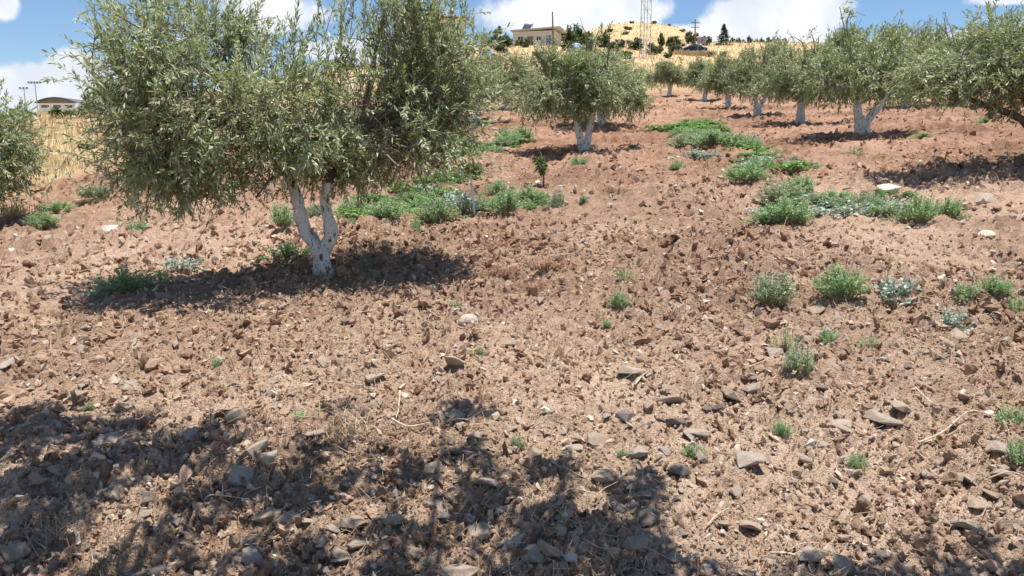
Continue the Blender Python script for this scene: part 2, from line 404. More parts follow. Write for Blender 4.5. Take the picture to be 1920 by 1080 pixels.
def plain(name, col, rough=.7, var=.25, scale=3, metallic=0, spec=.3):
    lo = tuple(c * (1 - var) for c in col); hi = tuple(min(1, c * (1 + var)) for c in col)
    return mat(name, lambda g: g.pbsdf(g.ramp(g.noise(scale, 6, .65), [(.3, lo), (.7, hi)]), rough, None, spec, metallic))
# ------------------------------------------------------------------ ground sheet: fine near the field, coarse far off
def build_ground():
    th = np.concatenate([np.radians(np.linspace(-180, -48, 34)[:-1]), np.radians(np.linspace(-48, 48, 440)), np.radians(np.linspace(48, 180, 34)[1:])])[:-1]
    rs = [.25]
    while rs[-1] < 1500:
        r = rs[-1]; rs.append(r * (1.03 if r < 1.9 else 1.0086 if r < 34 else 1.014 if r < 60 else 1.02 if r < 330 else 1.08))
    rs = np.array(rs); nt, nr = len(th), len(rs)
    Rr, Th = np.meshgrid(rs, th, indexing='ij')
    jit = np.random.default_rng(3).uniform(-.3, .3, Rr.shape) * np.gradient(rs)[:, None]
    Rj = Rr + np.where((Rr > 2) & (Rr < 60), jit, 0); Th = Th + np.where((Rr > 2) & (Rr < 60) & (np.abs(Th) < R(47)), np.random.default_rng(4).uniform(-.3, .3, Rr.shape) * R(.2187), 0)
    X, Y = Rj * np.sin(Th), Rj * np.cos(Th); Z = base_z(X.ravel(), Y.ravel()) + disp(X.ravel(), Y.ravel())
    V = np.stack([X.ravel(), Y.ravel(), Z], 1); V = np.vstack([V, [[0, 0, gz(0, 0.001)]]])
    i, j = np.meshgrid(np.arange(nr - 1), np.arange(nt), indexing='ij'); j2 = (j + 1) % nt
    a, b, c, d = (i * nt + j).ravel(), (i * nt + j2).ravel(), ((i + 1) * nt + j2).ravel(), ((i + 1) * nt + j).ravel()
    T = np.concatenate([np.stack([a, c, b], 1), np.stack([a, d, c], 1), np.stack([np.full(nt, nr * nt), np.arange(nt), (np.arange(nt) + 1) % nt], 1)[:, [0, 2, 1]][:, [0, 2, 1]]])
    gm = grass_mask(V[:, 0], V[:, 1]); rv = np.hypot(V[:, 0], V[:, 1]); V[:, 2] += np.random.default_rng(6).normal(size=len(V)) * .0036 * np.minimum(rv, 30) ** .8 * (1 - gm) * (rv < 60) * (1 - .45 * calm(V[:, 0], V[:, 1])) * (.32 + .7 * sstep(-.4, .5, fbm(V[:, 0] * 1.1, V[:, 1] * 1.1, 3, 55)))
    o = link('ground', mesh_np('ground', V, T, False, {'grass': gm}, [M_SOIL])); o['kind'] = 'structure'
    return o
GROUND = build_ground()

def ico(sub):
    bm = bmesh.new(); bmesh.ops.create_icosphere(bm, subdivisions=sub, radius=1)
    V = np.array([v.co[:] for v in bm.verts]); T = np.array([[v.index for v in f.verts] for f in bm.faces]); bm.free(); return V, T
def lump(sub, seed, amp=.3):
    V, T = ico(sub); rg = np.random.default_rng(seed); r = np.ones(len(V))
    for k in range(9 if sub < 3 else 20):
        d = nrm(rg.normal(size=3)); fq = rg.uniform(1.5, 4) if k < 6 else rg.uniform(4, 13); r += amp * 1.5 / (1 + .38 * fq) * np.sin(fq * V @ d * 1.7 + rg.uniform(0, 6))
    r = np.clip(r, .35, 1.7)
    for k in range(6):
        d = nrm(rg.normal(size=3)); h = rg.uniform(.35, .75); p = V @ d * r; r = np.where(p > h, r * h / np.maximum(p, 1e-6), r)
    r *= 1 + rg.normal(size=len(V)) * (.16 if sub < 3 else .11); r /= r.mean() * 1.6
    return V * r[:, None] * np.array([1, rg.uniform(.75, 1), rg.uniform(.6, .85)]), T
def rot_mats(n, rg, tilt=3.14):
    q = nrm(rg.normal(size=(n, 4))); w, x, y, z = q.T
    return np.stack([np.stack([1 - 2 * (y * y + z * z), 2 * (x * y - z * w), 2 * (x * z + y * w)], -1), np.stack([2 * (x * y + z * w), 1 - 2 * (x * x + z * z), 2 * (y * z - x * w)], -1), np.stack([2 * (x * z - y * w), 2 * (y * z + x * w), 1 - 2 * (x * x + y * y)], -1)], 1)
def scatter_polar(n, r0, r1, rg, half=42):
    r = np.exp(rg.uniform(np.log(r0), np.log(r1), n)); t = np.radians(rg.uniform(-half, half, n)); return r * np.sin(t), r * np.cos(t), r
def scatter_lumps(temps, x, y, size, rg, sink=.25, tint=None):
    z = ground_z(x, y); Rm = rot_mats(len(x), rg); V, T, A = [], [], []; n = 0
    k = rg.integers(0, len(temps), len(x))
    for ti, (tv, tt) in enumerate(temps):
        m = k == ti; c = m.sum()
        if not c: continue
        P = np.einsum('nij,nvj->nvi', Rm[m], tv[None] * rg.uniform(.55, 1.35, (c, 1, 3))) * size[m][:, None, None] + np.stack([x[m], y[m], z[m] + size[m] * (1 - 2 * sink) * .6], -1)[:, None]
        V.append(P.reshape(-1, 3)); T.append((tt[None] + (np.arange(c) * len(tv))[:, None, None]).reshape(-1, 3) + n); n += c * len(tv)
        A.append(np.repeat(rg.uniform(0, 1, c), len(tv)))
    return np.concatenate(V), np.concatenate(T), np.concatenate(A)
def build_clods():
    rg = np.random.default_rng(12)
    # coarse clods one can pick out: 300 single pieces of the ground
    metas = []
    for k in range(10):
        V, T = lump(3, 100 + k, .5); metas.append(mesh_np('clod', V, T, False, {'tint': np.full(len(V), .1 + .09 * k)}, [M_CLOD]))
    x, y, r = scatter_polar(1900, 2.1, 7.5, rg, 36); keep = (fbm(x * .8, y * .8, 3, 77) + rg.uniform(-.4, .4, len(x)) > .05 + .5 * calm(x, y)) & (grass_mask(x, y) < .3)
    x, y, r = x[keep][:290], y[keep][:290], r[keep][:290]; s = .016 + .026 * rg.uniform(0, 1, len(x)) ** 2.2 + .004 * r
    z = ground_z(x, y)
    for i in range(len(x)):
        o = link('clod', metas[int(rg.integers(0, 10))], GROUND, (x[i], y[i], z[i] + s[i] * .15)); o.scale = (s[i],) * 3; o.rotation_euler = tuple(rg.uniform(0, 6.28, 3))
    t1 = [lump(2, 200 + k) for k in range(12)]; t0 = [lump(1, 300 + k) for k in range(8)]
    x, y, r = scatter_polar(5200, 1.9, 8, rg); dens = fbm(x * .8, y * .8, 3, 77); keep = (dens + rg.uniform(-.75, .75, len(x)) > -.12 + .6 * calm(x, y))
    x, y, r = x[keep], y[keep], r[keep]; s = (.011 + .030 * rg.uniform(0, 1, len(x)) ** 2.4) * (.72 + .12 * r)
    a = scatter_lumps(t1, x, y, s, rg, .33)
    x, y, r = scatter_polar(31000, 4.2, 40, rg); keep = (grass_mask(x, y) < .4) & (fbm(x * .5, y * .5, 3, 78) + rg.uniform(-.7, .7, len(x)) > -.15 + .7 * calm(x, y)); x, y, r = x[keep], y[keep], r[keep]
    s = (.018 + .070 * rg.uniform(0, 1, len(x)) ** 2.6) * (.62 + .024 * r)
    b = scatter_lumps(t0, x, y, s, rg, .42)
    x, y, r = scatter_polar(29000, 1.7, 8, rg); s = (.005 + .013 * rg.uniform(0, 1, len(x)) ** 2) * (.7 + .14 * r)
    c = scatter_lumps(t0, x, y, s, rg, .3)
    V, T, A, n = [], [], [], 0
    for (v, t, q) in (a, b, c): V.append(v); T.append(t + n); A.append(q); n += len(v)
    link('crumbled_clods', mesh_np('crumbled_clods', np.concatenate(V), np.concatenate(T), False, {'tint': np.concatenate(A)}, [M_CLOD]), GROUND, kind='stuff')
build_clods()

# ------------------------------------------------------------------ leaves, crowns, olive trees
def leaves_np(P, A, N, ll, lw, full=True):
    """leaf blades: base points, axes, upper-side normals"""
    W = nrm(np.cross(A, N)); ll = ll[:, None]; lw = lw[:, None]; n = len(P)
    if full:
        V = np.stack([P, P + A * ll * .33 + W * lw * .5 - N * lw * .12, P + A * ll * .33 - W * lw * .5 - N * lw * .12, P + A * ll * .7 + W * lw * .42 - N * ll * .03, P + A * ll * .7 - W * lw * .42 - N * ll * .03, P + A * ll - N * ll * .10], 1)
        t = np.array([(0, 2, 1), (1, 2, 4), (1, 4, 3), (3, 4, 5)])
    else:
        V = np.stack([P, P + A * ll * .48 + W * lw * .5, P + A * ll * .48 - W * lw * .5, P + A * ll - N * ll * .06], 1); t = np.array([(0, 2, 1), (1, 2, 3)])
    k = V.shape[1]
    return V.reshape(-1, 3), (t[None] + (np.arange(n) * k)[:, None, None]).reshape(-1, 3), k
def crown_np(ells, T, Lf, ll, lw, seed, tl=(.22, .42), full=True, clump=1.0, hang=.5, given=None):
    """twigs spread through a union of ellipsoids, opposite leaves along each twig"""
    rg = np.random.default_rng(seed); E = np.array(ells, float); vol = E[:, 3] * E[:, 4] * E[:, 5]; zmin, zmax = (E[:, 2] - E[:, 5]).min(), (E[:, 2] + E[:, 5]).max()
    tip, dr = [], []; got = 0
    if given is not None: tip, dr, got, T = [given[0]], [given[1]], len(given[0]), len(given[0])
    while got < T:
        k = rg.choice(len(E), T, p=vol / vol.sum()); d = nrm(rg.normal(size=(T, 3))); rad = rg.uniform(0, 1, T) ** .42
        p = E[k, :3] + d * rad[:, None] * E[k, 3:6]
        q = perlin(p[:, 0] * 2.1 + p[:, 2] * 1.3, p[:, 1] * 2.1 - p[:, 2] * 1.7, seed) + .5 * perlin(p[:, 0] * 4.3 - p[:, 2] * 3, p[:, 1] * 4.3 + p[:, 2] * 3.7, seed + 1)
        keep = q * clump + rg.uniform(-.5, .5, T) > -.22
        p, d, rad = p[keep], d[keep], rad[keep]; h = (p[:, 2] - zmin) / (zmax - zmin)
        up = np.zeros_like(p); up[:, 2] = (h - .36) * 1.5 - (1 - h) * hang * .5
        v = nrm(d * .75 + up + rg.normal(size=p.shape) * .38); tip.append(p); dr.append(v); got += len(p)
    tip = np.concatenate(tip)[:T]; dr = np.concatenate(dr)[:T]; ln = rg.uniform(*tl, T)
    bend = rg.normal(size=(T, 3)) * .18; bend[:, 2] -= .12
    def curve(t): return tip[:, None] - dr[:, None] * (ln[:, None] * (1 - t))[..., None] + bend[:, None] * ((t * t - 1) * ln[:, None])[..., None] * .5
    t = np.linspace(.12, 1, Lf)[None] + rg.uniform(-.03, .03, (T, Lf)); P = curve(t)
    tan = nrm(dr[:, None] + bend[:, None] * t[..., None])
    side = nrm(np.cross(tan, nrm(rg.normal(size=(T, 1, 3))))); s2 = np.cross(tan, side)
    ph = (np.arange(Lf) // 2 * 1.9 + (np.arange(Lf) % 2) * np.pi)[None] + rg.uniform(-.5, .5, (T, Lf))
    rad = side * np.cos(ph)[..., None] + s2 * np.sin(ph)[..., None]
    ang = rg.uniform(.45, 1.0, (T, Lf)) * (1 - .5 * np.clip(t, 0, 1) ** 4)
    A = nrm(tan * np.cos(ang)[..., None] + rad * np.sin(ang)[..., None] + rg.normal(size=P.shape) * .1)
    N = rg.normal(size=P.shape) * .55; N[..., 2] += 1.0; N = nrm(N - A * (N * A).sum(-1, keepdims=True))
    P, A, N = P.reshape(-1, 3), A.reshape(-1, 3), N.reshape(-1, 3); n = len(P)
    L_ = ll * rg.uniform(.6, 1.2, n); W_ = lw * rg.uniform(.75, 1.2, n)
    tint = np.clip(np.repeat(rg.normal(.42, .16, T), Lf) + rg.normal(0, .16, n), 0, .95); tint[rg.uniform(0, 1, n) < .004] = 1.0
    tw = np.stack([curve(np.full((T, 1), q))[:, 0] for q in (-.25, .15, .6, 1.0)], 1)
    return dict(P=P, A=A, N=N, L=L_, W=W_, tint=tint, tw=tw, full=full)
def crown_mesh(c, m, sel=None):
    s = np.ones(len(c['P']), bool) if sel is None else sel
    V, T, k = leaves_np(c['P'][s], c['A'][s], c['N'][s], c['L'][s], c['W'][s], c['full'])
    return mesh_np('crown', V, T, False, {'tint': np.repeat(c['tint'][s], k)}, [m])
def twig_mesh(c, rad, limbs, seed, m, every=1):
    """thin twigs (3-sided) plus the boughs that carry them"""
    tw = c['tw'][::every]; T = len(tw); mb = MB()
    th = np.arange(3) / 3 * 2 * np.pi; d = nrm(tw[:, -1] - tw[:, 0]); a = nrm(np.cross(d, np.array([.3, .2, .9]))); b = np.cross(d, a)
    rr = np.array([1.6, 1.2, .8, .35]) * rad
    V = tw[:, :, None] + rr[None, :, None, None] * (np.cos(th)[None, None, :, None] * a[:, None, None] + np.sin(th)[None, None, :, None] * b[:, None, None])
    t = []
    for i in range(3):
        for j in range(3):
            p, q = i * 3 + j, i * 3 + (j + 1) % 3; t += [(p, q, q + 3), (p, q + 3, p + 3)]
    mb.add(V.reshape(-1, 3), (np.array(t)[None] + (np.arange(T) * 12)[:, None, None]).reshape(-1, 3))
    return mb
def bough_paths(starts, ells, n, seed, tw=None):
    """curved boughs from the limb ends out into the crown"""
    rg = np.random.default_rng(seed); E = np.array(ells, float); out = []; vol = E[:, 3] * E[:, 4] * E[:, 5]
    for k in range(n):
        e = E[k % len(E)] if k < 2 * len(E) else E[rg.choice(len(E), p=vol / vol.sum())]
        tgt = e[:3] + nrm(rg.normal(size=3)) * e[3:6] * rg.uniform(.45, .85)
        s, r0 = min(starts, key=lambda q: np.linalg.norm(np.array(q[0]) - tgt) + rg.uniform(0, .25)); s = np.array(s)
        mid = (s + tgt) / 2 + np.array([0, 0, .18 * np.linalg.norm(tgt - s)]) + rg.normal(size=3) * .09
        P = spline([s, mid, tgt], 9); rad = np.linspace(r0 * rg.uniform(.45, .75), .006, 9); out.append((P, rad))
        for q in range(3):                                   # side shoots
            i = int(rg.integers(3, 8)); d = nrm(rg.normal(size=3) + (tgt - s) * .5); ln = rg.uniform(.12, .26)
            out.append((np.array([P[i], P[i] + d * ln * .5 + np.array([0, 0, .03]), P[i] + d * ln + np.array([0, 0, .0])]), np.array([rad[i] * .6, rad[i] * .4, .003])))
    return out
def trunk_mesh(limbs, m, seed=0, n=12):
    mb = MB()
    for i, (P, r) in enumerate(limbs):
        k = 16; PP = spline(P, k); rr = np.interp(np.linspace(0, 1, k), np.linspace(0, 1, len(r)), r)
        rr = rr * (1 + .10 * np.sin(np.arange(k) * 1.3 + seed + i) * np.sin(np.arange(k) * .6 + 2 * i)); mb.tube(PP, rr, n, .10, seed + i)
    return mb.mesh('trunk', m, True)

def make_main_tree():
    base = hit(605, 517); root = thing('olive_tree', 'large leafy olive tree with forked whitewashed trunk standing beside the blue-green weeds', 'olive tree', base, group='olive trees of the grove')
    limbs = [([(0, 0, -.12), (.0, 0, .02), (0, 0, .10), (-.005, 0, .20)], [.10, .078, .066, .068]),
             ([(.0, 0, .10), (-.045, 0, .22), (-.105, 0, .31), (-.14, .01, .40), (-.165, .02, .50), (-.185, .03, .60), (-.26, .06, .78), (-.42, .05, 1.0)], [.060, .056, .050, .050, .045, .042, .036, .026]),
             ([(.005, 0, .10), (.04, 0, .21), (.085, -.01, .30), (.075, -.02, .40), (.055, -.02, .50), (.05, -.02, .62), (.12, .0, .82), (.30, .05, 1.05)], [.060, .055, .054, .043, .040, .039, .034, .026])]
    link('trunk', trunk_mesh(limbs, M_TRUNK, 5, 16), root)
    ells = [(-.56, -.25, 1.18, .98, .85, .60), (.50, .25, 1.30, .74, .8, .62), (-.98, -.35, 1.62, .60, .6, .46), (.76, .35, 1.74, .56, .6, .42), (-.95, -.35, .78, .62, .6, .34), (-.2, -.1, .95, .72, .75, .34),
            (.66, 0, .92, .56, .7, .36), (-.62, .1, 1.85, .36, .4, .28), (1.0, .3, 1.36, .46, .5, .52), (-1.28, -.3, 1.25, .30, .4, .34), (-.95, 0, 2.0, .40, .4, .26), (.05, .05, .72, .5, .5, .22), (.75, 0, 2.05, .34, .4, .22), (-.75, -.2, .62, .5, .5, .2)]
    c = crown_np(ells, 2750, 24, .059, .0130, 21, (.18, .38), False, 1.7, .15)
    # long shoots that break the outline
    rg = np.random.default_rng(8); c2 = None
    shoots = [(-1.50, 0, 1.28, -1.0, .35), (-1.35, -.1, 1.45, -.8, .6), (-1.2, 0, 1.9, -.5, .5), (-.7, 0, 1.9, .0, 1), (-.55, .1, 1.78, .1, 1), (-.30, 0, 1.72, .15, 1), (-.1, .1, 1.62, .1, 1), (.12, 0, 1.68, .0, 1), (.25, 0, 1.8, .2, 1), (.42, .1, 2.0, .1, 1), (.7, 0, 2.05, .2, 1), (.9, 0, 1.95, .4, .9), (1.02, 0, 1.75, .6, .6),
              (-1.0, -.3, 2.0, -.3, 1), (-1.55, 0, .85, -.9, -.1), (-1.3, -.2, .70, -.8, -.3), (.9, 0, .8, .7, -.3), (-1.45, .1, 1.6, -.7, .7), (-.85, 0, 2.05, -.1, 1), (.95, 0, 2.0, .3, 1), (.55, 0, 2.05, 0, 1), (-1.15, 0, 1.95, -.4, .9), (1.1, 0, 1.2, .9, .1), (-1.6, 0, 1.05, -1, .1)]
    link('crown', crown_mesh_split(c, root, base), root, kind='stuff')
    starts = [((-.26, .06, .78), .04), ((-.42, .05, 1.0), .028), ((.12, 0, .82), .04), ((.30, .05, 1.05), .028)]
    tips, dirs = [], []
    for sx, sy, sz, dx, dz in shoots:
        d0 = nrm(np.array([dx, 0, dz]))
        for q in range(13):
            d = nrm(d0 + rg.normal(size=3) * .28); tips.append(np.array([sx, sy, sz]) + rg.normal(size=3) * .14 + d * rg.uniform(.05, .30)); dirs.append(d)
    cc = crown_np(ells, 0, 24, .058, .0125, 31, (.32, .5), True, 0, given=(np.array(tips), np.array(dirs)))
    mb = twig_mesh(c, .0022, None, 0, M_TWIG); mb2 = twig_mesh(cc, .0022, None, 0, M_TWIG); mb.add(np.concatenate(mb2.V), np.concatenate(mb2.T))
    link('shoot_leaves', crown_mesh(cc, M_OLIVE), root, kind='stuff')
    for P, r in bough_paths(starts, ells, 34, 3): mb.tube(P, r, 5, .03, 1, False)
    link('branches', mb.mesh('branches', M_TWIG, True), root)
    return root
LEAF_ME = None
def crown_mesh_split(c, root, base, n=280):
    """the leaves that show largest hang as single pieces, the rest as one mass"""
    d = np.linalg.norm(c['P'] + np.array(base) - np.array([0, 0, CAMH]), axis=1) / c['L']; d = d + np.random.default_rng(1).uniform(0, 14, len(d))
    idx = np.argsort(d)[:n]; sel = np.ones(len(d), bool); sel[idx] = False
    metas = []
    for k in range(6):
        V, T, kk = leaves_np(np.zeros((1, 3)), np.array([[0, 1., 0]]), np.array([[0, 0, 1.]]), np.array([1.]), np.array([.23]), True)
        metas.append(mesh_np('leaf', V, T, False, {'tint': np.full(kk, .15 + .13 * k)}, [M_OLIVE]))
    for i in idx:
        A, N = c['A'][i], c['N'][i]; W = np.cross(A, N)
        m = Matrix(((W[0], A[0], N[0], 0), (W[1], A[1], N[1], 0), (W[2], A[2], N[2], 0), (0, 0, 0, 1)))
        o = link('leaf', metas[int(min(5, c['tint'][i] * 7))], root); s = c['L'][i]
        o.rotation_mode = 'QUATERNION'; o.location = c['P'][i]; o.rotation_quaternion = m.to_quaternion(); o.scale = (s, s, s)
    return crown_mesh(c, M_OLIVE, sel)
MAIN = make_main_tree()

# kinds of grove trees: trunks and crowns, shared between the trees
VEE = [([(0, 0, -.1), (0, 0, .06), (-.03, 0, .18)], [.10, .085, .07]), ([(-.02, 0, -.02), (-.05, 0, .15), (-.08, 0, .35), (-.11, .02, .60), (-.2, .05, .85), (-.4, 0, 1.1)], [.06, .058, .054, .05, .04, .025]), ([(.03, 0, -.02), (.06, 0, .15), (.11, -.02, .38), (.15, -.03, .60), (.25, -.05, .85), (.45, .05, 1.1)], [.065, .062, .056, .052, .04, .025])]
SINGLE = [([(0, 0, -.1), (0, 0, .05), (-.02, 0, .3), (-.04, .01, .6), (-.03, 0, .85), (0, 0, 1.2)], [.12, .10, .085, .08, .065, .04]), ([(-.03, 0, .6), (.12, .05, .85), (.35, .1, 1.1)], [.05, .045, .025]), ([(-.03, 0, .6), (-.2, -.02, .85), (-.42, -.1, 1.1)], [.05, .04, .025])]
WYE = [([(0, 0, -.1), (0, 0, .04), (-.01, 0, .18), (-.03, 0, .30)], [.16, .135, .12, .09]), ([(-.03, 0, .15), (-.09, 0, .35), (-.11, 0, .55), (-.09, 0, .80), (-.15, 0, 1.1)], [.08, .07, .065, .055, .03]), ([(.03, 0, .15), (.14, 0, .32), (.27, -.02, .48), (.36, -.03, .66), (.42, -.03, .82), (.5, 0, 1.1)], [.07, .06, .052, .047, .045, .03])]
TR_ME = {k: trunk_mesh(v, M_TRUNK, 40 + i) for i, (k, v) in enumerate((('vee', VEE), ('single', SINGLE), ('wye', WYE)))}
def generic_crown(seed, T=1250, Lf=20, ll=.085, lw=.021, ells=None):
    rg = random.Random(seed)
    if ells is None:
        ells = [(0, 0, 1.32, 1.0, 1.0, .62), (-.62, .15, 1.05, .72, .75, .50), (.62, -.1, 1.10, .72, .75, .52), (.0, .5, 1.05, .7, .6, .5), (0, -.5, 1.0, .75, .6, .48)]
        for k in range(5): a = rg.uniform(0, 6.28); ells.append((math.cos(a) * .6, math.sin(a) * .6, rg.uniform(1.5, 1.85), .42, .42, .30))
        for k in range(5): a = rg.uniform(0, 6.28); ells.append((math.cos(a) * 1.0, math.sin(a) * 1.0, rg.uniform(.75, 1.2), .38, .38, .34))
        for k in range(6): a = rg.uniform(0, 6.28); ells.append((math.cos(a) * .5, math.sin(a) * .5, rg.uniform(1.9, 2.15), .10, .10, .22))
    c = crown_np(ells, T, Lf, ll, lw, seed, (.2, .42), False, 1.1)
    mb = twig_mesh(c, .003, None, 0, M_TWIG, 3)
    for P, r in bough_paths([((-.3, 0, .95), .035), ((.3, 0, .95), .035), ((0, 0, .9), .04)], ells, 20, seed): mb.tube(P, r, 4, .02, 1, False)
    return crown_mesh(c, M_OLIVE_FAR), mb.mesh('branches', M_TWIG, True)
CROWNS = [generic_crown(50 + k) for k in range(4)]
def grove_tree(base, tr, cr, rz, sc, label, tz=None):
    lean = (rnd.uniform(-.07, .07), rnd.uniform(-.07, .07)); sc = tuple(1.12 * q for q in sc) if isinstance(sc, tuple) else (1.2 * sc, 1.2 * sc, 1.12 * sc)
    root = thing('olive_tree', label, 'olive tree', base, rz, 'olive trees of the grove', sc)
    root.rotation_euler = (lean[0], lean[1], rz); t = link('trunk', TR_ME[tr], root)
    if tz is not None: t.rotation_euler = (0, 0, tz - rz)
    link('crown', CROWNS[cr][0], root, (0, 0, -.15), kind='stuff'); link('branches', CROWNS[cr][1], root, (0, 0, -.15))
    return root
G = lambda x, y: hit(x, y)
grove_tree(G(1095, 284), 'vee', 0, .3, (1.0, 1.0, .98), 'round olive tree with two whitewashed stems in a V, alone in mid-field', 0)
grove_tree(G(1127, 238), 'single', 1, 1.3, .98, 'olive tree half hidden behind the V-stemmed mid-field olive, single white trunk', 1.3)
grove_tree(G(890, 231), 'vee', 2, 2.1, .92, 'olive tree with slim V-shaped white stems just beyond the big leafy olive', .1)
grove_tree(G(950, 206), 'single', 3, .7, .95, 'small olive tree between the V-stemmed olives, in front of the earth bank', .7)
grove_tree(G(1255, 180), 'single', 1, 2.9, .95, 'farthest small olive with short white trunk below the dirt track', 2.9)
grove_tree(G(1320, 188), 'single', 2, 4.0, 1.0, 'low dense olive whose crown touches the ground at the end of the row', 4.0)
grove_tree(G(1365, 204), 'single', 0, 1.0, 1.0, 'olive with short white trunk, fourth in the row from the Y-trunked olive', 1.0)
grove_tree(G(1420, 218), 'wye', 3, 2.2, (.92, .92, 1.15), 'tall olive with thick white trunk, third in the row from the Y-trunked olive', .5)
grove_tree(G(1500, 233), 'single', 2, 5.2, 1.02, 'olive with straight white trunk standing next to the Y-trunked olive', 5.2)
grove_tree(G(1615, 255), 'wye', 1, .6, (1.02, 1.02, 1.10), 'olive with open Y-shaped white trunk, one limb leaning towards its neighbour', 0)
grove_tree(G(1697, 203), 'single', 3, 3.3, (1.15, 1.15, 1.35), 'tall pale-topped olive tree behind the Y-trunked olive', 3.3)
grove_tree(G(1800, 200), 'single', 0, 3.9, (1.2, 1.2, 1.25), 'olive at the upper field edge, mostly hidden by the broad low olive', 3.9)
def make_edge_trees():
    # broad olive at the right: its trunk stands beside the frame, one dark limb shows
    ells = [(-.3, 0, 1.25, 1.2, 1.1, .55), (-1.0, .1, 1.15, .75, .8, .45), (.4, 0, 1.5, 1.1, 1.1, .7), (-.5, .1, 1.75, .7, .7, .4), (-1.4, 0, 1.0, .45, .6, .32), (.9, .2, 1.2, .9, .9, .6), (.3, .1, 2.05, .7, .7, .35), (-.6, -.3, .95, .8, .7, .35), (.1, 0, .85, .9, .8, .35)]
    c = crown_np(ells, 2200, 20, .074, .017, 71, (.2, .42), False, 1.0); b = at_depth(1965, 9.9)
    root = thing('olive_tree', 'broad low olive with silvery crown and dark bare limb above its own shadow', 'olive tree', b, 0, 'olive trees of the grove', (1.22, 1.1, .95))
    link('trunk', trunk_mesh([([(0, 0, -.1), (-.02, 0, .1), (-.08, 0, .35)], [.14, .12, .09]), ([(-.04, 0, .15), (-.3, 0, .58), (-.65, 0, .76), (-1.0, 0, .92), (-1.2, 0, 1.15)], [.07, .042, .036, .03, .02]), ([(-.05, 0, .2), (.15, 0, .55), (.3, .1, .9), (.35, .1, 1.3)], [.08, .07, .05, .03])], M_BARK, 9), root)
    link('crown', crown_mesh(c, M_OLIVE_FAR), root, kind='stuff'); mb = twig_mesh(c, .0028, None, 0, M_TWIG, 2)
    for P, r in bough_paths([((-.65, 0, .62), .045), ((-1.0, 0, .82), .035), ((.3, .1, .9), .045)], ells, 22, 5): mb.tube(P, r, 5, .02, 1, False)
    link('branches', mb.mesh('branches', M_TWIG, True), root)
    # bushy olive at the left whose skirt reaches the golden grass
    ells = [(0, 0, 1.15, 1.1, 1.1, .75), (.35, -.2, .75, .8, .8, .5), (-.6, 0, 1.0, .9, .9, .7), (.1, .1, 1.75, .6, .6, .3), (.65, 0, 1.1, .45, .6, .5), (.2, 0, .45, .75, .7, .3), (-.7, 0, 1.65, .7, .6, .4)]
    c = crown_np(ells, 1700, 20, .078, .018, 72, (.2, .4), False, 1.0); b = at_depth(-70, 10.4)
    root = thing('olive_tree', 'bushy olive tree with leaves down to the ground beside golden dry grass', 'olive tree', b, 0, 'olive trees of the grove', 1.1)
    link('trunk', TR_ME['single'], root); link('crown', crown_mesh(c, M_OLIVE_FAR), root, kind='stuff'); mb = twig_mesh(c, .0028, None, 0, M_TWIG, 2)
    for P, r in bough_paths([((-.3, 0, .95), .035), ((.3, 0, .95), .035)], ells, 20, 6): mb.tube(P, r, 5, .02, 1, False)
    link('branches', mb.mesh('branches', M_TWIG, True), root)
    # the olive the photographer stands under: only its shadow is seen
    bx, by = -1.5, -.5; bz = gz(bx, by)
    ells = []
    for (px, py, w) in [(60, 800, 110), (200, 790, 100), (80, 900, 150), (240, 870, 130), (60, 1010, 130), (380, 830, 100), (420, 930, 120), (600, 840, 90), (560, 930, 110), (720, 900, 110), (870, 770, 60), (880, 860, 90), (900, 960, 110), (760, 1020, 90), (1040, 900, 70), (1050, 1000, 100), (1200, 930, 70),
                        (1180, 1020, 110), (1010, 1080, 120), (300, 1060, 110), (520, 1090, 130), (1240, 1090, 100), (750, 1110, 120), (1620, 1060, 70), (1760, 1050, 60), (1850, 1000, 40), (1420, 1110, 100), (1900, 1085, 90), (1520, 1075, 80), (1680, 1085, 80), (1790, 1070, 70), (1340, 1060, 60), (640, 770, 40), (100, 1180, 250), (700, 1250, 250), (1200, 1250, 200)]:
        gx, gy, g_z = hit(px, py); zz = max(CAMH + .20 * gy + .50, 2.45) + .25 * hash2(np.array([px]), np.array([py]))[0]; k = (zz - g_z) / sd.z; r = w * gy / F * 1.1
        ells.append((gx + sd.x * k - bx, gy + sd.y * k - by, zz - bz, r, r * 1.15, .17))
    ells += [(-.6, .6, 2.9, 1.0, .8, .4), (0, -.4, 3.0, 1.3, 1.0, .7)]
    c = crown_np(ells, 3700, 16, .09, .026, 73, (.2, .4), False, .7, .2)
    root = thing('olive_tree', 'spreading olive whose overhanging crown shades the stony foreground soil', 'olive tree', (bx, by, bz), 0, 'olive trees of the grove')
    link('trunk', trunk_mesh([([(0, 0, -.1), (0, 0, .2), (.02, .05, .6), (.1, .2, 1.2), (.2, .35, 1.9)], [.16, .13, .11, .10, .09]), ([(.15, .3, 1.7), (.4, 1.0, 2.3), (.5, 1.9, 2.75)], [.08, .06, .035]), ([(.15, .3, 1.7), (-.2, .9, 2.3), (-.3, 2.0, 2.8), (-.35, 2.9, 3.05)], [.07, .05, .04, .02]), ([(.15, .3, 1.7), (.9, .7, 2.3), (1.6, 1.7, 2.75), (2.2, 2.1, 2.85)], [.07, .05, .04, .02])], M_TRUNK, 12), root)
    link('crown', crown_mesh(c, M_OLIVE_FAR), root, kind='stuff'); mb = twig_mesh(c, .0028, None, 0, M_TWIG, 2)
    for P, r in bough_paths([((.5, 1.9, 2.75), .03), ((-.3, 2.0, 2.8), .03), ((1.6, 1.7, 2.75), .03), ((.2, .35, 1.9), .05)], ells, 26, 7): mb.tube(P, r, 5, .02, 1, False)
    link('branches', mb.mesh('branches', M_TWIG, True), root)
make_edge_trees()
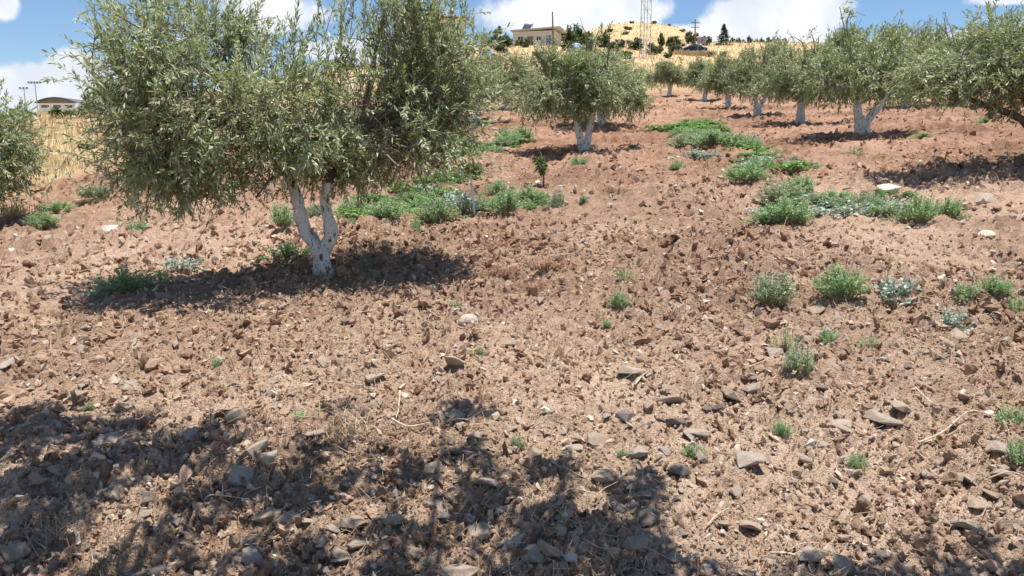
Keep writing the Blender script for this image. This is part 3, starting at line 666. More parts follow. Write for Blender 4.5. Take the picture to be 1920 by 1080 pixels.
# ------------------------------------------------------------------ stones
def stone_mesh(seed, flat):
    rg = random.Random(seed); bm = bmesh.new()
    for k in range(rg.randint(11, 16)):
        v = Vector((rg.gauss(0, 1), rg.gauss(0, 1), rg.gauss(0, 1))).normalized(); v = Vector([math.copysign(abs(c) ** .55, c) for c in v])
        bm.verts.new((v.x * rg.uniform(.75, 1), v.y * rg.uniform(.6, .85), v.z * flat * rg.uniform(.8, 1)))
    r = bmesh.ops.convex_hull(bm, input=bm.verts); bmesh.ops.delete(bm, geom=[g for g in r['geom_interior'] if isinstance(g, bmesh.types.BMVert)], context='VERTS')
    bmesh.ops.dissolve_limit(bm, angle_limit=.25, verts=bm.verts, edges=bm.edges)
    bmesh.ops.bevel(bm, geom=list(bm.edges), offset=.04, segments=1, affect='EDGES', clamp_overlap=True)
    bmesh.ops.triangulate(bm, faces=bm.faces)
    me = bpy.data.meshes.new('stone'); bm.to_mesh(me); bm.free(); return me
def rounded_mesh(seed):
    V, T = ico(3); r = 1 + .07 * np.sin(V[:, 0] * 2.3 + seed) + .06 * np.sin(V[:, 1] * 3.1 + seed * 2) + .04 * np.sin(V[:, 2] * 4 + V[:, 0] * 3); me = mesh_np('stone', V * r[:, None] * np.array([1, .85, .72]), T, True); return me
ST_FORM = {'slab': [stone_mesh(400 + k, .30) for k in range(7)], 'block': [stone_mesh(420 + k, .42) for k in range(8)], 'round': [rounded_mesh(440 + k) for k in range(3)]}
ST_ME = {(f, c): [] for f in ST_FORM for c in M_STONE}
for f, ms in ST_FORM.items():
    for m in ms:
        for c, mm in M_STONE.items():
            q = m.copy(); q.materials.append(mm); ST_ME[(f, c)].append(q)
def put_stone(px, py, wpx, form, col, label, tilt=.25, rz=None, group='stones strewn over the ploughed soil', flat=None):
    x, y, z = hit(px, py); w = wpx * y / F * 1.15; rg = rnd
    o = link('stone', rg.choice(ST_ME[(form, col)])); s = w * .5; q = np.array([(0, 0), (.6, 0), (-.6, 0), (0, .5), (0, -.5)]) * s; z = float(np.sort(ground_z(x + q[:, 0], y + q[:, 1]))[-2])
    o.scale = (s, s, s if flat is None else s * flat); o.rotation_euler = (rg.uniform(-tilt, tilt) + .28, rg.uniform(-tilt, tilt), rg.uniform(0, 6.28) if rz is None else rz)
    o.location = (x, y, z + s * {'slab': .22, 'block': .28, 'round': .34}[form]); return tag(o, label, 'stone', group)
NAMED = [(879, 606, 34, 'round', 'white', 'cream-white rounded stone, brightest on the sunlit soil'), (960, 1025, 72, 'slab', 'grey', 'four-sided flat grey slab tilted up on the shaded soil'), (707, 712, 50, 'slab', 'tan', 'long tan slab stone wedged on edge beside a rounder stone'),
    (1183, 714, 62, 'slab', 'tan', 'wide flat pale stone with dark underside above a dry stick'), (1262, 772, 66, 'slab', 'tan', 'big ridged pale slab lying left of a stone cluster'), (1372, 748, 50, 'block', 'tan', 'pinkish blocky stone on top of the stone cluster'),
    (1652, 778, 80, 'slab', 'grey', 'largest smooth grey slab with a paler stone behind it'), (1690, 766, 50, 'slab', 'tan', 'pale stone leaning behind the largest grey slab'), (1578, 796, 54, 'slab', 'tan', 'rough tan slab with a dark hollow under its edge'), (1405, 868, 76, 'slab', 'grey', 'pale grey slab with an earth-filled hollow in it'),
    (1090, 830, 42, 'slab', 'tan', 'upright tan slab standing against a blue-grey stone'), (1076, 858, 34, 'block', 'grey', 'blue-grey stone at the foot of an upright tan slab'), (475, 860, 66, 'block', 'grey', 'pointed grey block in the tree shade, ridge upward'), (668, 1000, 62, 'block', 'tan', 'tall brown block half sunlit in the tree shade'),
    (737, 1015, 46, 'block', 'grey', 'mottled grey stone beside the tall brown block'), (868, 1075, 90, 'block', 'tan', 'large square-edged stone below the flat grey slab'), (1172, 805, 44, 'block', 'dark', 'dark brown block tilted at the border of the shade'), (1343, 775, 36, 'block', 'dark', 'dark blocky stone in the sunlit stone cluster'),
    (1872, 860, 50, 'block', 'grey', 'grey brick-like stone beside a feathery weed'), (1788, 893, 46, 'slab', 'tan', 'tan stone overlapped by a flatter tan slab'), (1815, 903, 46, 'slab', 'tan', 'flat tan slab resting on another tan stone'), (1737, 882, 36, 'block', 'grey', 'pointed grey stone left of two tan slabs'),
    (610, 672, 40, 'slab', 'tan', 'leaf-shaped brown slab standing on edge on bare soil'), (443, 790, 36, 'round', 'grey', 'rounded grey stone at the upper border of the shade'), (590, 812, 40, 'slab', 'grey', 'bluish flat stone in the tree shade'), (1565, 1055, 68, 'slab', 'grey', 'long grey stone among a row of small stones'),
    (1818, 988, 62, 'slab', 'grey', 'long low grey stone with shade at its end'), (1130, 908, 50, 'slab', 'tan', 'wedge-shaped pale stone on the edge of the shade'), (1382, 913, 36, 'slab', 'grey', 'small pale grey flake on smooth dusty soil'), (352, 828, 46, 'slab', 'tan', 'bright flat flake half lit inside the tree shade'),
    (205, 820, 50, 'slab', 'grey', 'bluish slab in shade, left of a bright flake'), (450, 918, 66, 'slab', 'grey', 'very pale bluish slab lying flat in deep shade'), (655, 605, 34, 'block', 'dark', 'dark clod-like stone below the forked white trunk'), (850, 692, 50, 'slab', 'tan', 'pale elongated block on top of two smaller stones'),
    (1665, 366, 52, 'slab', 'white', 'large whitish flat rock behind the deep green weed'), (1848, 385, 44, 'slab', 'tan', 'flat pinkish rock near the feathery weed pair'), (1848, 445, 38, 'slab', 'white', 'pale flat rock alone on the right-hand soil'), (207, 437, 36, 'slab', 'white', 'whitish flat rock at the shade tip near golden grass'),
    (692, 462, 26, 'block', 'dark', 'dark upright stone at the back border of the trunk shade'), (422, 575, 28, 'block', 'grey', 'grey stone in the dappled shade left of the white trunk'), (10, 690, 44, 'slab', 'grey', 'pale slab with dark underside at the edge of open soil'), (1795, 628, 44, 'slab', 'tan', 'flat tan slab under the pale blue-green weed')]
LANDMARKS = [(879, 606, 'near the cream-white rounded stone'), (960, 1020, 'near the four-sided grey slab'), (707, 710, 'near the long tan slab wedged on edge'), (1183, 712, 'near the wide pale stone with dark underside'), (1310, 760, 'in the sunlit stone cluster'), (1652, 770, 'near the largest smooth grey slab'), (1405, 860, 'near the slab with an earth-filled hollow'),
    (1085, 840, 'near the upright tan slab'), (475, 850, 'near the pointed grey block in shade'), (690, 1000, 'near the tall brown block'), (1800, 890, 'near the two overlapping tan slabs'), (610, 670, 'near the leaf-shaped brown slab'), (1565, 1050, 'in the row around a long grey stone'), (1450, 570, 'near the round feathery weeds'), (1775, 600, 'near the pale blue-green weed'), (1480, 690, 'near the spindly weeds above the cluster'),
    (600, 540, 'near the forked white trunk'), (240, 545, 'near the feathery weed at the shade tip'), (95, 615, 'near the dry straw tuft'), (110, 985, 'near the matted straw heap'), (1160, 560, 'near the lone feathery weeds in open soil'), (1607, 865, 'near the upright feathery weed on dusty soil'), (1300, 865, 'near the small weed beside the shade corner'), (1870, 810, 'near the long curved dry stick'),
    (205, 815, 'near the bluish shaded slab'), (300, 680, 'on the straw-strewn sunlit soil'), (1818, 985, 'near the long low grey stone with shaded end'), (960, 525, 'near the reddish weed mats'), (1380, 910, 'near the pale flake on dusty soil'), (400, 610, 'below the trunk shade')]
def scatter_stones():
    for n in NAMED: put_stone(*n[:5], n[5])
    SZ = ['pebble-sized', 'fist-sized', 'big']; k = 0; rg = random.Random(5)
    while k < 258:
        py = 1085 - 560 * rg.random() ** 1.25; px = rg.uniform(-20, 1940)
        if rg.random() > .35 + .65 * (py - 520) / 560: continue
        w = min(54, 18 + 12 * rg.expovariate(1.0)) * (.6 + .5 * (py - 500) / 500)
        if any(abs(px - n[0]) < n[2] * .6 and abs(py - n[1]) < n[2] * .35 for n in NAMED): continue
        f = rg.choice(['slab', 'slab', 'slab', 'block', 'block']); c = rg.choice(['grey', 'grey', 'tan', 'tan', 'tan', 'dark'])
        b = 0 if w < 17 else 1 if w < 30 else 2
        shp = {'slab': 'flat', 'block': 'angular', 'round': 'rounded'}[f]
        lm = min(LANDMARKS, key=lambda q: (q[0] - px) ** 2 + 3 * (q[1] - py) ** 2)[2]
        put_stone(px, py, w, f, c, f'{SZ[b]} {shp} {c} stone {lm}'); k += 1
scatter_stones()
def gravel():
    rg = np.random.default_rng(15); bm = []
    for k in range(8):
        me = stone_mesh(500 + k, .5); V = np.array([v.co[:] for v in me.vertices]); hull = bmesh.new()
        for v in V[rg.choice(len(V), 9, replace=False)]: hull.verts.new(v)
        bmesh.ops.convex_hull(hull, input=hull.verts); bmesh.ops.delete(hull, geom=[v for v in hull.verts if not v.link_faces], context='VERTS'); bmesh.ops.triangulate(hull, faces=hull.faces); hull.verts.index_update()
        bm.append((np.array([v.co[:] for v in hull.verts]), np.array([[v.index for v in f.verts] for f in hull.faces]))); hull.free()
    x, y, r = scatter_polar(9000, 1.9, 13, rg); s = (.006 + .016 * rg.uniform(0, 1, len(x)) ** 2.5) * (.7 + .17 * r)
    V, T, A = scatter_lumps(bm, x, y, s, rg, .05)
    m = mat('gravel', lambda g: g.pbsdf(g.ramp(g.attr('tint'), [(0, (.34, .27, .21)), (.5, (.48, .37, .28)), (.85, (.54, .45, .36)), (1, (.62, .55, .46))]), .85, None, .25))
    o = link('gravel', mesh_np('gravel', V, T, False, {'tint': A}, [m])); o['kind'] = 'stuff'; tag(o, 'small loose stones spread all over the ploughed soil', 'gravel')
gravel()

# ------------------------------------------------------------------ weeds
def feather(seed, stems=95, per=30, h=.62, ll=.06, lw=.022, spread=1.0, up=.25):
    rg = np.random.default_rng(seed); a = rg.uniform(0, 6.28, stems); rad = .46 * spread * rg.uniform(0, 1, stems) ** .5 * rg.uniform(.7, 1.1, stems) * (1 + .28 * np.sin(2 * a + rg.uniform(0, 6)) + .18 * np.sin(3 * a + rg.uniform(0, 6)))
    tip = np.stack([np.cos(a) * rad, np.sin(a) * rad, h * np.sqrt(np.maximum(.03, 1 - (rad / .52) ** 2)) * rg.uniform(.5, 1.2, stems)], 1)
    base = np.stack([np.cos(a) * rad * .5, np.sin(a) * rad * .5, np.zeros(stems) - .04], 1)
    def cv(t): return base[:, None] + (tip - base)[:, None] * t[..., None] + np.array([0, 0, .10])[None, None] * (t * (1 - t))[..., None]
    t = np.linspace(.22, 1, per)[None] + rg.uniform(-.03, .03, (stems, per)); P = cv(t) + rg.normal(size=(stems, per, 3)) * .018
    A = nrm(rg.normal(size=P.shape) + nrm(tip - base)[:, None] * .9 + np.array([0, 0, up])); N = nrm(rg.normal(size=P.shape) * .6 + np.array([0, 0, 1.0])); N = nrm(N - A * (N * A).sum(-1, keepdims=True)); n = stems * per
    V, T, k = leaves_np(P.reshape(-1, 3), A.reshape(-1, 3), N.reshape(-1, 3), ll * rg.uniform(.6, 1.3, n), lw * rg.uniform(.7, 1.3, n), False)
    tint = np.clip(np.repeat(rg.normal(.5, .18, stems), per) + rg.normal(0, .15, n), 0, .96); mb = MB()
    pts = cv(np.tile(np.array([0, .4, .75, 1.0]), (stems, 1)))
    for i in range(stems): mb.tube(pts[i], [.007, .006, .004, .002], 3, 0, 0, False)
    return V, T, np.repeat(tint, k), mb
def broad(seed, n=46, h=.30, size=.13, tilt=.45):
    rg = np.random.default_rng(seed); V, T, A = [], [], []; mb = MB(); c = 0
    for i in range(n):
        a = rg.uniform(0, 6.28); r = .46 * rg.uniform(0, 1) ** .6; p = np.array([math.cos(a) * r, math.sin(a) * r, h * rg.uniform(.45, 1.0) * (1 - .5 * (r / .5) ** 2)])
        nn = nrm(np.array([0, 0, 1.]) + rg.normal(size=3) * tilt + np.array([math.cos(a), math.sin(a), 0]) * .2); u = nrm(np.cross(nn, rg.normal(size=3))); w = np.cross(nn, u); s = size * rg.uniform(.6, 1.2)
        th = np.arange(9) / 9 * 6.283; q = s * .5 * (1 + .16 * np.cos(3 * th) + rg.normal(size=9) * .05)
        ring = p + q[:, None] * (np.cos(th)[:, None] * u + np.sin(th)[:, None] * w) - nn * s * .08 * rg.uniform(.2, 1.6); V.append(np.vstack([p[None], ring])); T.append(np.array([(0, j + 1, (j + 1) % 9 + 1) for j in range(9)]) + c); c += 10
        A.append(np.full(10, np.clip(rg.normal(.5, .25), 0, .96))); mb.tube([(p[0] * .25, p[1] * .25, -.04), (p[0] * .7, p[1] * .7, p[2] * .7), tuple(p)], [.008, .006, .005], 3, 0, 0, False)
    return np.concatenate(V), np.concatenate(T), np.concatenate(A), mb
def plant_kind(gen, m, count, **k):
    out = []
    for i in range(count):
        V, T, A, mb = gen(600 + 13 * i + len(m.name), **k); out.append((mesh_np('leaves', V, T, False, {'tint': A}, [m]), mb.mesh('stems', M_STEM)))
    return out
M_FEATHER2 = leaf_mat('dusty_weed_leaf', (.200, .260, .135), (.440, .510, .320), (.40, .46, .30), yellow=(.52, .48, .26), trans=.35)
PK = {'feather': plant_kind(feather, M_FEATHER, 3) + plant_kind(feather, M_FEATHER2, 2) + plant_kind(feather, M_FEATHER, 1, stems=50, per=26, ll=.075, lw=.026), 'sparse': plant_kind(feather, M_FEATHER, 3, stems=26, per=26, h=.75, ll=.06, lw=.02), 'broad': plant_kind(broad, M_BROAD, 4, n=120, h=.22, size=.085), 'deep': plant_kind(broad, M_DEEP, 2, n=34, h=.5, size=.15, tilt=.6),
      'pale': plant_kind(feather, M_PALE, 4, stems=30, per=12, h=.45, ll=.085, lw=.06, up=.2), 'red': plant_kind(feather, M_RED, 3, stems=60, per=16, h=.16, ll=.05, lw=.012, up=.1)}
DESC = {'feather': ('feathery_weed', 'bushy blue-green feathery weed'), 'sparse': ('feathery_weed', 'thin spindly feathery weed'), 'broad': ('broadleaf_weed', 'bright green broad-leaved creeping weed'), 'deep': ('broadleaf_weed', 'dark green upright broad-leaved weed'), 'pale': ('pale_weed', 'pale blue-grey leafy weed'), 'red': ('red_weed', 'low dried reddish weed mat')}
def plant(kind, px, py, w, h, where):
    x, y, z = hit(px, py); s = w * y / F * 1.3; hz = h * y / F * .8; name, d = DESC[kind]
    ref = {'feather': .66, 'sparse': .8, 'broad': .30, 'deep': .58, 'pale': .5, 'red': .2}[kind]
    y2 = y + s * .28; x2 = x * y2 / y; z2 = gz(x2, y2); lm = rnd.choice(PK[kind])
    if where == W1: where = ("beside the forked white trunk" if px < 690 else "left of the white-stemmed sapling" if px < 800 else "around the white-stemmed sapling" if px < 915 else "right of the white-stemmed sapling")
    if where == W2: where = ("at the green strip's far end" if py < 258 else "in the green strip's upper part" if py < 292 else "mid-way along the green strip" if py < 345 else "at the green strip's lower end" if px < 1540 else "near the whitish flat rock")
    size = '' if 36 <= w <= 68 else 'small ' if w < 36 else 'large '
    o = thing(name, f'{size}{d} {where}', 'weed', (x2, y2, z2), rnd.uniform(0, 6.28), 'weeds growing on the ploughed soil', (s, s, min(hz / ref, s * 1.5)))
    link('leaves', lm[0], o, kind='stuff'); link('stems', lm[1], o); return o
W1 = 'in the strip behind the fork'; W2 = 'in the right-hand strip'; W3 = 'on stony soil below the weed strip'
WEEDS = [('feather', 240, 545, 108, 60, 'left of the white trunk at the shade tip'), ('pale', 345, 505, 70, 42, 'at the shade edge left of the white trunk'), ('feather', 545, 500, 84, 40, 'touching the left foot of the forked white trunk'), ('sparse', 300, 530, 60, 45, 'beside the shade tip left of the trunk'),
    ('feather', 82, 433, 56, 32, 'by the bushy left olive'), ('feather', 105, 402, 70, 26, 'by the bushy left olive'), ('feather', 182, 374, 66, 30, 'by the bushy left olive'), ('feather', 258, 431, 40, 28, 'under the left skirt of the big olive'), ('feather', 532, 440, 56, 48, 'seen just left of the whitewashed fork'),
    ('feather', 590, 405, 40, 30, 'seen through the whitewashed fork'), ('feather', 725, 422, 76, 46, W1), ('feather', 780, 434, 26, 30, W1), ('feather', 820, 417, 80, 54, W1), ('pale', 860, 404, 70, 44, W1), ('feather', 905, 402, 54, 38, W1), ('feather', 947, 409, 70, 46, W1),
    ('feather', 938, 365, 56, 34, W1), ('feather', 995, 382, 58, 42, W1), ('feather', 1046, 389, 30, 40, W1), ('feather', 1094, 386, 18, 18, 'alone near a straw patch in mid-field'), ('feather', 1085, 310, 38, 26, 'below the V-stemmed mid-field olive'), ('feather', 660, 434, 22, 18, W1),
    ('feather', 708, 523, 20, 18, 'right of the forked white trunk'), ('feather', 850, 571, 40, 24, 'just above the white rounded stone'), ('sparse', 1168, 540, 50, 34, 'in the open soil right of the white stone'), ('feather', 1160, 580, 38, 40, 'in the open soil right of the white stone'), ('feather', 1137, 606, 20, 20, 'in the open soil right of the white stone'),
    ('feather', 1448, 577, 92, 74, W3), ('feather', 1572, 579, 92, 72, W3), ('feather', 1806, 577, 56, 36, W3), ('feather', 1862, 563, 60, 48, W3), ('feather', 1910, 588, 56, 46, W3), ('pale', 1672, 575, 96, 60, 'between the round feathery weeds on stony soil'), ('pale', 1775, 618, 64, 52, 'above a flat tan slab'),
    ('feather', 1550, 646, 48, 38, 'above the stone cluster'), ('feather', 1496, 712, 66, 56, 'above the stone cluster'), ('sparse', 1478, 665, 60, 60, 'above the stone cluster'), ('sparse', 1634, 658, 44, 34, 'above the stone cluster'), ('feather', 1702 - 238, 812, 40, 40, 'beside the stones of the lower slope'), ('feather', 1300, 866, 42, 36, 'beside the stones of the lower slope'),
    ('feather', 1607, 870, 42, 46, 'beside the stones of the lower slope'), ('feather', 1892, 815, 70, 70, 'by the long dry stick'), ('feather', 1908, 893, 60, 62, 'by the long dry stick'), ('feather', 970, 842, 36, 32, 'inside the foreground tree shade'), ('feather', 1165, 880, 18, 16, 'inside the foreground tree shade'),
    ('feather', 405, 680, 22, 30, 'on open soil among straw'), ('feather', 560, 778, 40, 14, 'at the border of the foreground shade'), ('feather', 167, 760, 18, 16, 'at the border of the foreground shade'), ('feather', 900, 672, 18, 18, 'below the white rounded stone'), ('feather', 690, 505, 14, 12, 'right of the forked white trunk'),
    ('feather', 1472, 428, 96, 56, W2), ('feather', 1465, 388, 96, 50, W2), ('feather', 1500, 372, 70, 40, W2), ('feather', 1395, 347, 70, 44, W2), ('feather', 1425, 320, 60, 40, W2), ('feather', 1568, 384, 66, 30, W2), ('pale', 1545, 412, 90, 30, W2), ('pale', 1605, 405, 80, 26, W2), ('pale', 1700, 400, 60, 30, W2),
    ('feather', 1724, 422, 78, 60, 'behind the stony slope, one of a dense pair'), ('feather', 1780, 407, 54, 48, 'behind the stony slope, one of a dense pair'), ('deep', 1662, 382, 80, 40, 'in front of the whitish rock'), ('feather', 1270, 317, 36, 24, W2), ('pale', 1300, 298, 70, 24, W2), ('broad', 1475, 320, 80, 32, W2), ('broad', 1500, 315, 60, 28, W2),
    ('feather', 1290, 276, 70, 30, W2), ('feather', 1330, 282, 70, 32, W2), ('feather', 1380, 282, 80, 36, W2), ('broad', 1410, 285, 70, 22, W2), ('broad', 1250, 248, 70, 24, W2), ('broad', 1300, 246, 80, 24, W2), ('broad', 1335, 255, 60, 22, W2), ('feather', 1280, 258, 60, 22, W2), ('feather', 1350, 268, 70, 26, W2), ('pale', 1340, 300, 60, 18, W2), ('feather', 1640, 395, 50, 24, W2),
    ('broad', 660, 412, 70, 30, W1), ('broad', 700, 402, 80, 34, W1), ('broad', 745, 392, 80, 34, W1), ('broad', 790, 380, 80, 34, W1), ('broad', 835, 368, 70, 30, W1), ('broad', 810, 348, 80, 26, W1), ('broad', 860, 342, 80, 26, W1), ('broad', 690, 385, 60, 26, W1), ('broad', 880, 335, 50, 22, W1), ('pale', 800, 365, 70, 18, W1),
    ('feather', 880, 300, 40, 22, 'in the far weed strip beyond the big olive'), ('broad', 890, 292, 60, 22, 'in the far weed strip beyond the big olive'), ('broad', 920, 276, 60, 20, 'in the far weed strip beyond the big olive'), ('feather', 955, 268, 60, 20, 'in the far weed strip beyond the big olive'), ('broad', 880, 275, 50, 18, 'in the far weed strip beyond the big olive'), ('feather', 985, 262, 30, 16, 'in the far weed strip beyond the big olive'), ('feather', 930, 292, 40, 20, 'in the far weed strip beyond the big olive'),
    ('feather', 1730, 260, 36, 14, 'on the soil below the broad right-hand olive'), ('feather', 1845, 234, 34, 16, 'on the soil below the broad right-hand olive'), ('feather', 1185, 280, 16, 10, 'below the V-stemmed mid-field olive'), ('sparse', 1600, 290, 44, 24, 'below the Y-trunked olive'), ('feather', 1695, 200, 40, 16, 'at the upper field edge'), ('feather', 1755, 205, 40, 16, 'at the upper field edge'),
    ('red', 950, 462, 110, 22, 'right of the trunk shade'), ('red', 940, 530, 90, 20, 'in mid-field soil'), ('red', 1020, 520, 90, 20, 'in mid-field soil'), ('red', 1155, 368, 50, 12, 'in mid-field soil'), ('red', 1320, 1062, 50, 18, 'near the small stone row'), ('red', 1540, 525, 60, 14, 'on stony soil'), ('red', 1740, 515, 60, 14, 'on stony soil'), ('red', 1000, 548, 80, 14, 'in mid-field soil')]
for w in WEEDS: plant(*w)
def weed_bands():
    rg = random.Random(23)
    for line, n, where, kinds in (([(650, 412), (740, 396), (830, 385), (960, 395), (1030, 385)], 15, W1, 'feather feather broad pale sparse'), ([(700, 385), (820, 352), (890, 325)], 12, W1, 'broad broad feather'), ([(870, 300), (910, 280), (985, 258)], 9, 'in the far weed strip beyond the big olive', 'broad feather feather'),
                              ([(1225, 243), (1300, 238), (1345, 250)], 12, W2, 'broad feather broad'), ([(1270, 265), (1350, 270), (1420, 280)], 14, W2, 'feather feather pale broad'), ([(1400, 335), (1440, 300), (1510, 312)], 12, W2, 'feather broad pale sparse'), ([(1440, 415), (1500, 378), (1600, 392), (1700, 405)], 13, W2, 'feather pale sparse feather')):
        for k in range(int(n * 1.9)):
            t = rg.random() * (len(line) - 1); i = min(int(t), len(line) - 2); f = t - i; px = line[i][0] * (1 - f) + line[i + 1][0] * f + rg.gauss(0, 14); py = line[i][1] * (1 - f) + line[i + 1][1] * f + rg.gauss(0, 6); sc = (py - 100) / 200
            kd = rg.choice(kinds.split()); w = rg.uniform(28, 58) * sc ** .5; plant(kd, px, py, w, w * {'feather': .5, 'sparse': .55, 'broad': .36, 'pale': .38}[kd] * rg.uniform(.7, 1.1), where)
weed_bands()
def saplings():
    for (px, py0, py1, lab, lw, painted) in ((887, 405, 322, 'thin white-stemmed sapling with a few leaves at its top', 48, True), (1019, 345, 290, 'young sapling with yellow-green leaves below the V-stemmed olive', 26, False)):
        x, y, z = hit(px, py0); h = (py0 - py1) * y / F; o = thing('olive_sapling', lab, 'sapling', (x, y, z))
        MB().tube(spline([(.02 if painted else 0, 0, -.08), (0, 0, h * .4), (-.02, 0, h * .8), (-.03, 0, h)], 8), np.linspace(.015, .009, 8), 6).obj('stem', plain('whitewashed_stem', (.76, .76, .75)) if painted else M_TWIG, o, True)
        s = lw * y / F; e = [(-.03, 0, h * (.98 if painted else .75), s * .5, s * .4, h * (.10 if painted else .3))]; c = crown_np(e, 16, 10, .09, .03, 90 + int(painted), (.08, .16), True, 0)
        link('leaves', crown_mesh(c, M_LIGHTLEAF), o, kind='stuff'); twig_mesh(c, .002, None, 0, M_TWIG).obj('twigs', M_TWIG, o)
saplings()

# ------------------------------------------------------------------ straw, sticks, dry grass
def straw():
    rg = np.random.default_rng(17); n = 8000; x, y, r = scatter_polar(n, 1.9, 14, rg); k = fbm(x * .55 + 4, y * .55, 3, 61) + rg.uniform(-.5, .5, n) > .02; x, y, r = x[k], y[k], r[k]; n = len(x)
    a = rg.uniform(0, 6.28, n); ln = (.025 + .13 * rg.uniform(0, 1, n) ** 2) * (.8 + .05 * r); wd = (.0007 + .00028 * r) * rg.uniform(.5, 1.1, n); d = np.stack([np.cos(a), np.sin(a)], 1); bend = rg.normal(size=n) * .08
    P = []
    for t in (0, .5, 1):
        cx = x + d[:, 0] * ln * t - d[:, 1] * bend * ln * t * (1 - t) * 2; cy = y + d[:, 1] * ln * t + d[:, 0] * bend * ln * t * (1 - t) * 2
        P.append((cx, cy, ground_z(cx, cy) + .022 + wd + rg.uniform(0, .018, n) * (1 + (t != .5))))
    V = []
    for (cx, cy, cz) in P:
        for s in (-1, 1): V.append(np.stack([cx - d[:, 1] * wd * s, cy + d[:, 0] * wd * s, cz], 1))
        V.append(np.stack([cx, cy, cz + wd * 1.3], 1))
    V = np.stack(V, 1); t = []
    for i in (0, 3):
        t += [(i, i + 3, i + 5), (i, i + 5, i + 2), (i + 2, i + 5, i + 4), (i + 2, i + 4, i + 1)]
    T = (np.array(t)[None] + (np.arange(n) * 9)[:, None, None]).reshape(-1, 3)
    o = link('straw_litter', mesh_np('straw_litter', V.reshape(-1, 3), T, False, {'tint': np.repeat(rg.uniform(.1, .95, n), 9)}, [M_STRAW])); o['kind'] = 'stuff'; tag(o, 'dry straw stems scattered over the ploughed soil', 'straw')
straw()
def sticks():
    S = [([(1722, 832), (1770, 805), (1815, 795), (1865, 793)], 6, 'long curved dry stick reaching to a feathery weed'), ([(1728, 828), (1775, 812), (1800, 808)], 4, 'short dry stick beside the long curved one'), ([(750, 742), (747, 770), (742, 790)], 5, 'straw-coloured split stem standing at the shade border'), ([(735, 805), (765, 808), (805, 796)], 6, 'dry stem lying across stones at the shade border'),
         ([(1445, 1028), (1480, 1030), (1515, 1048)], 7, 'thick pale stem left of the long grey stone'), ([(1325, 985), (1345, 965), (1368, 947)], 4, 'pale forked twig near the shade corner'), ([(1480, 1018), (1510, 1010), (1560, 1006), (1620, 1016)], 3, 'thin arched twig above the row of small stones'), ([(1850, 908), (1890, 912), (1925, 918)], 4, 'dry stalk below the feathery weed by the slabs'),
         ([(1055, 945), (1075, 938), (1120, 937)], 4, 'light twig in the foreground shade'), ([(912, 1010), (920, 990), (940, 982)], 4, 'bent twig beside the flat grey slab'), ([(375, 915), (380, 935), (400, 955), (470, 960)], 4, 'brown root curling across the shaded soil'), ([(680, 720), (520, 716 - 10), (400, 730)], 2, 'thin yellow stalk on the sunlit soil'),
         ([(1395, 705), (1430, 688), (1450, 680)], 3, 'forked dry twig left of the spindly weed'), ([(1715, 735), (1745, 765), (1760, 772)], 4, 'dry bent stem right of the largest grey slab'), ([(60, 970), (50, 1000), (70, 1030)], 4, 'grey root loop in the shaded corner'), ([(1190, 735), (1200, 725), (1215, 715)], 5, 'stubby bright stick under the wide flat stone')]
    for pts, w, lab in S:
        P = [hit(*p) for p in pts]; y = P[0][1]; r = w * y / F * .42; rg = np.random.default_rng(len(lab))
        Q = spline([(p[0], p[1], p[2] + .012 + r * 1.2 + rg.uniform(0, .012)) for p in P], 12); o0 = Q[0].copy()
        o = MB().tube(Q - o0, np.linspace(r, r * .5, 12), 6, .06, 2).obj('dry_stick', M_DRYWOOD, None, True); o.location = o0; tag(o, lab, 'stick', 'dry sticks on the soil')
sticks()
def blades(name, x, y, hgt, wid, rg, m, lean=.35, parent=None, z=None):
    n = len(x); z = ground_z(x, y) if z is None else z; a = rg.uniform(0, 6.28, n); l = rg.uniform(0, lean, n) + .05; d = np.stack([np.cos(a), np.sin(a)], 1); b = rg.uniform(0, 6.28, n); w = np.stack([np.cos(b) * wid, np.sin(b) * wid], 1)
    p0 = np.stack([x, y, z - .03], 1); W = np.concatenate([w, np.zeros((n, 1))], 1); D = np.concatenate([d * (l * hgt)[:, None], hgt[:, None]], 1)
    md = p0 + D * np.array([.32, .32, .62]); V = np.stack([p0 - W, p0 + W, md + W * .75, md - W * .75, p0 + D], 1)
    T = (np.array([(0, 1, 2), (0, 2, 3), (3, 2, 4)])[None] + (np.arange(n) * 5)[:, None, None]).reshape(-1, 3)
    return mesh_np(name, V.reshape(-1, 3), T, False, {'tint': np.repeat(np.clip(rg.normal(.55, .25, n), 0, .99), 5)}, [m])
def dry_grass():
    rg = np.random.default_rng(19); n = 112000; x, y, r = scatter_polar(n, 9, 280, rg, 40); g = grass_mask(x, y); tu = fbm(x * .35, y * .35, 3, 66); k = (g > .55) & (tu + rg.uniform(-.5, .5, n) > -.15); x, y, r = x[k], y[k], r[k]; n = len(x)
    h = rg.uniform(.2, .8, n) * np.clip(.8 + tu[k] * .9, .25, 1.5) * np.clip(r / 45, .32, 1.0); w = np.maximum(.004, r * .00045)
    o = link('dry_grass', blades('dry_grass', x, y, h, w, rg, M_STRAWGRASS, 1.0)); o['kind'] = 'stuff'; tag(o, 'golden dry grass covering the hillside around the field', 'dry grass')
dry_grass()
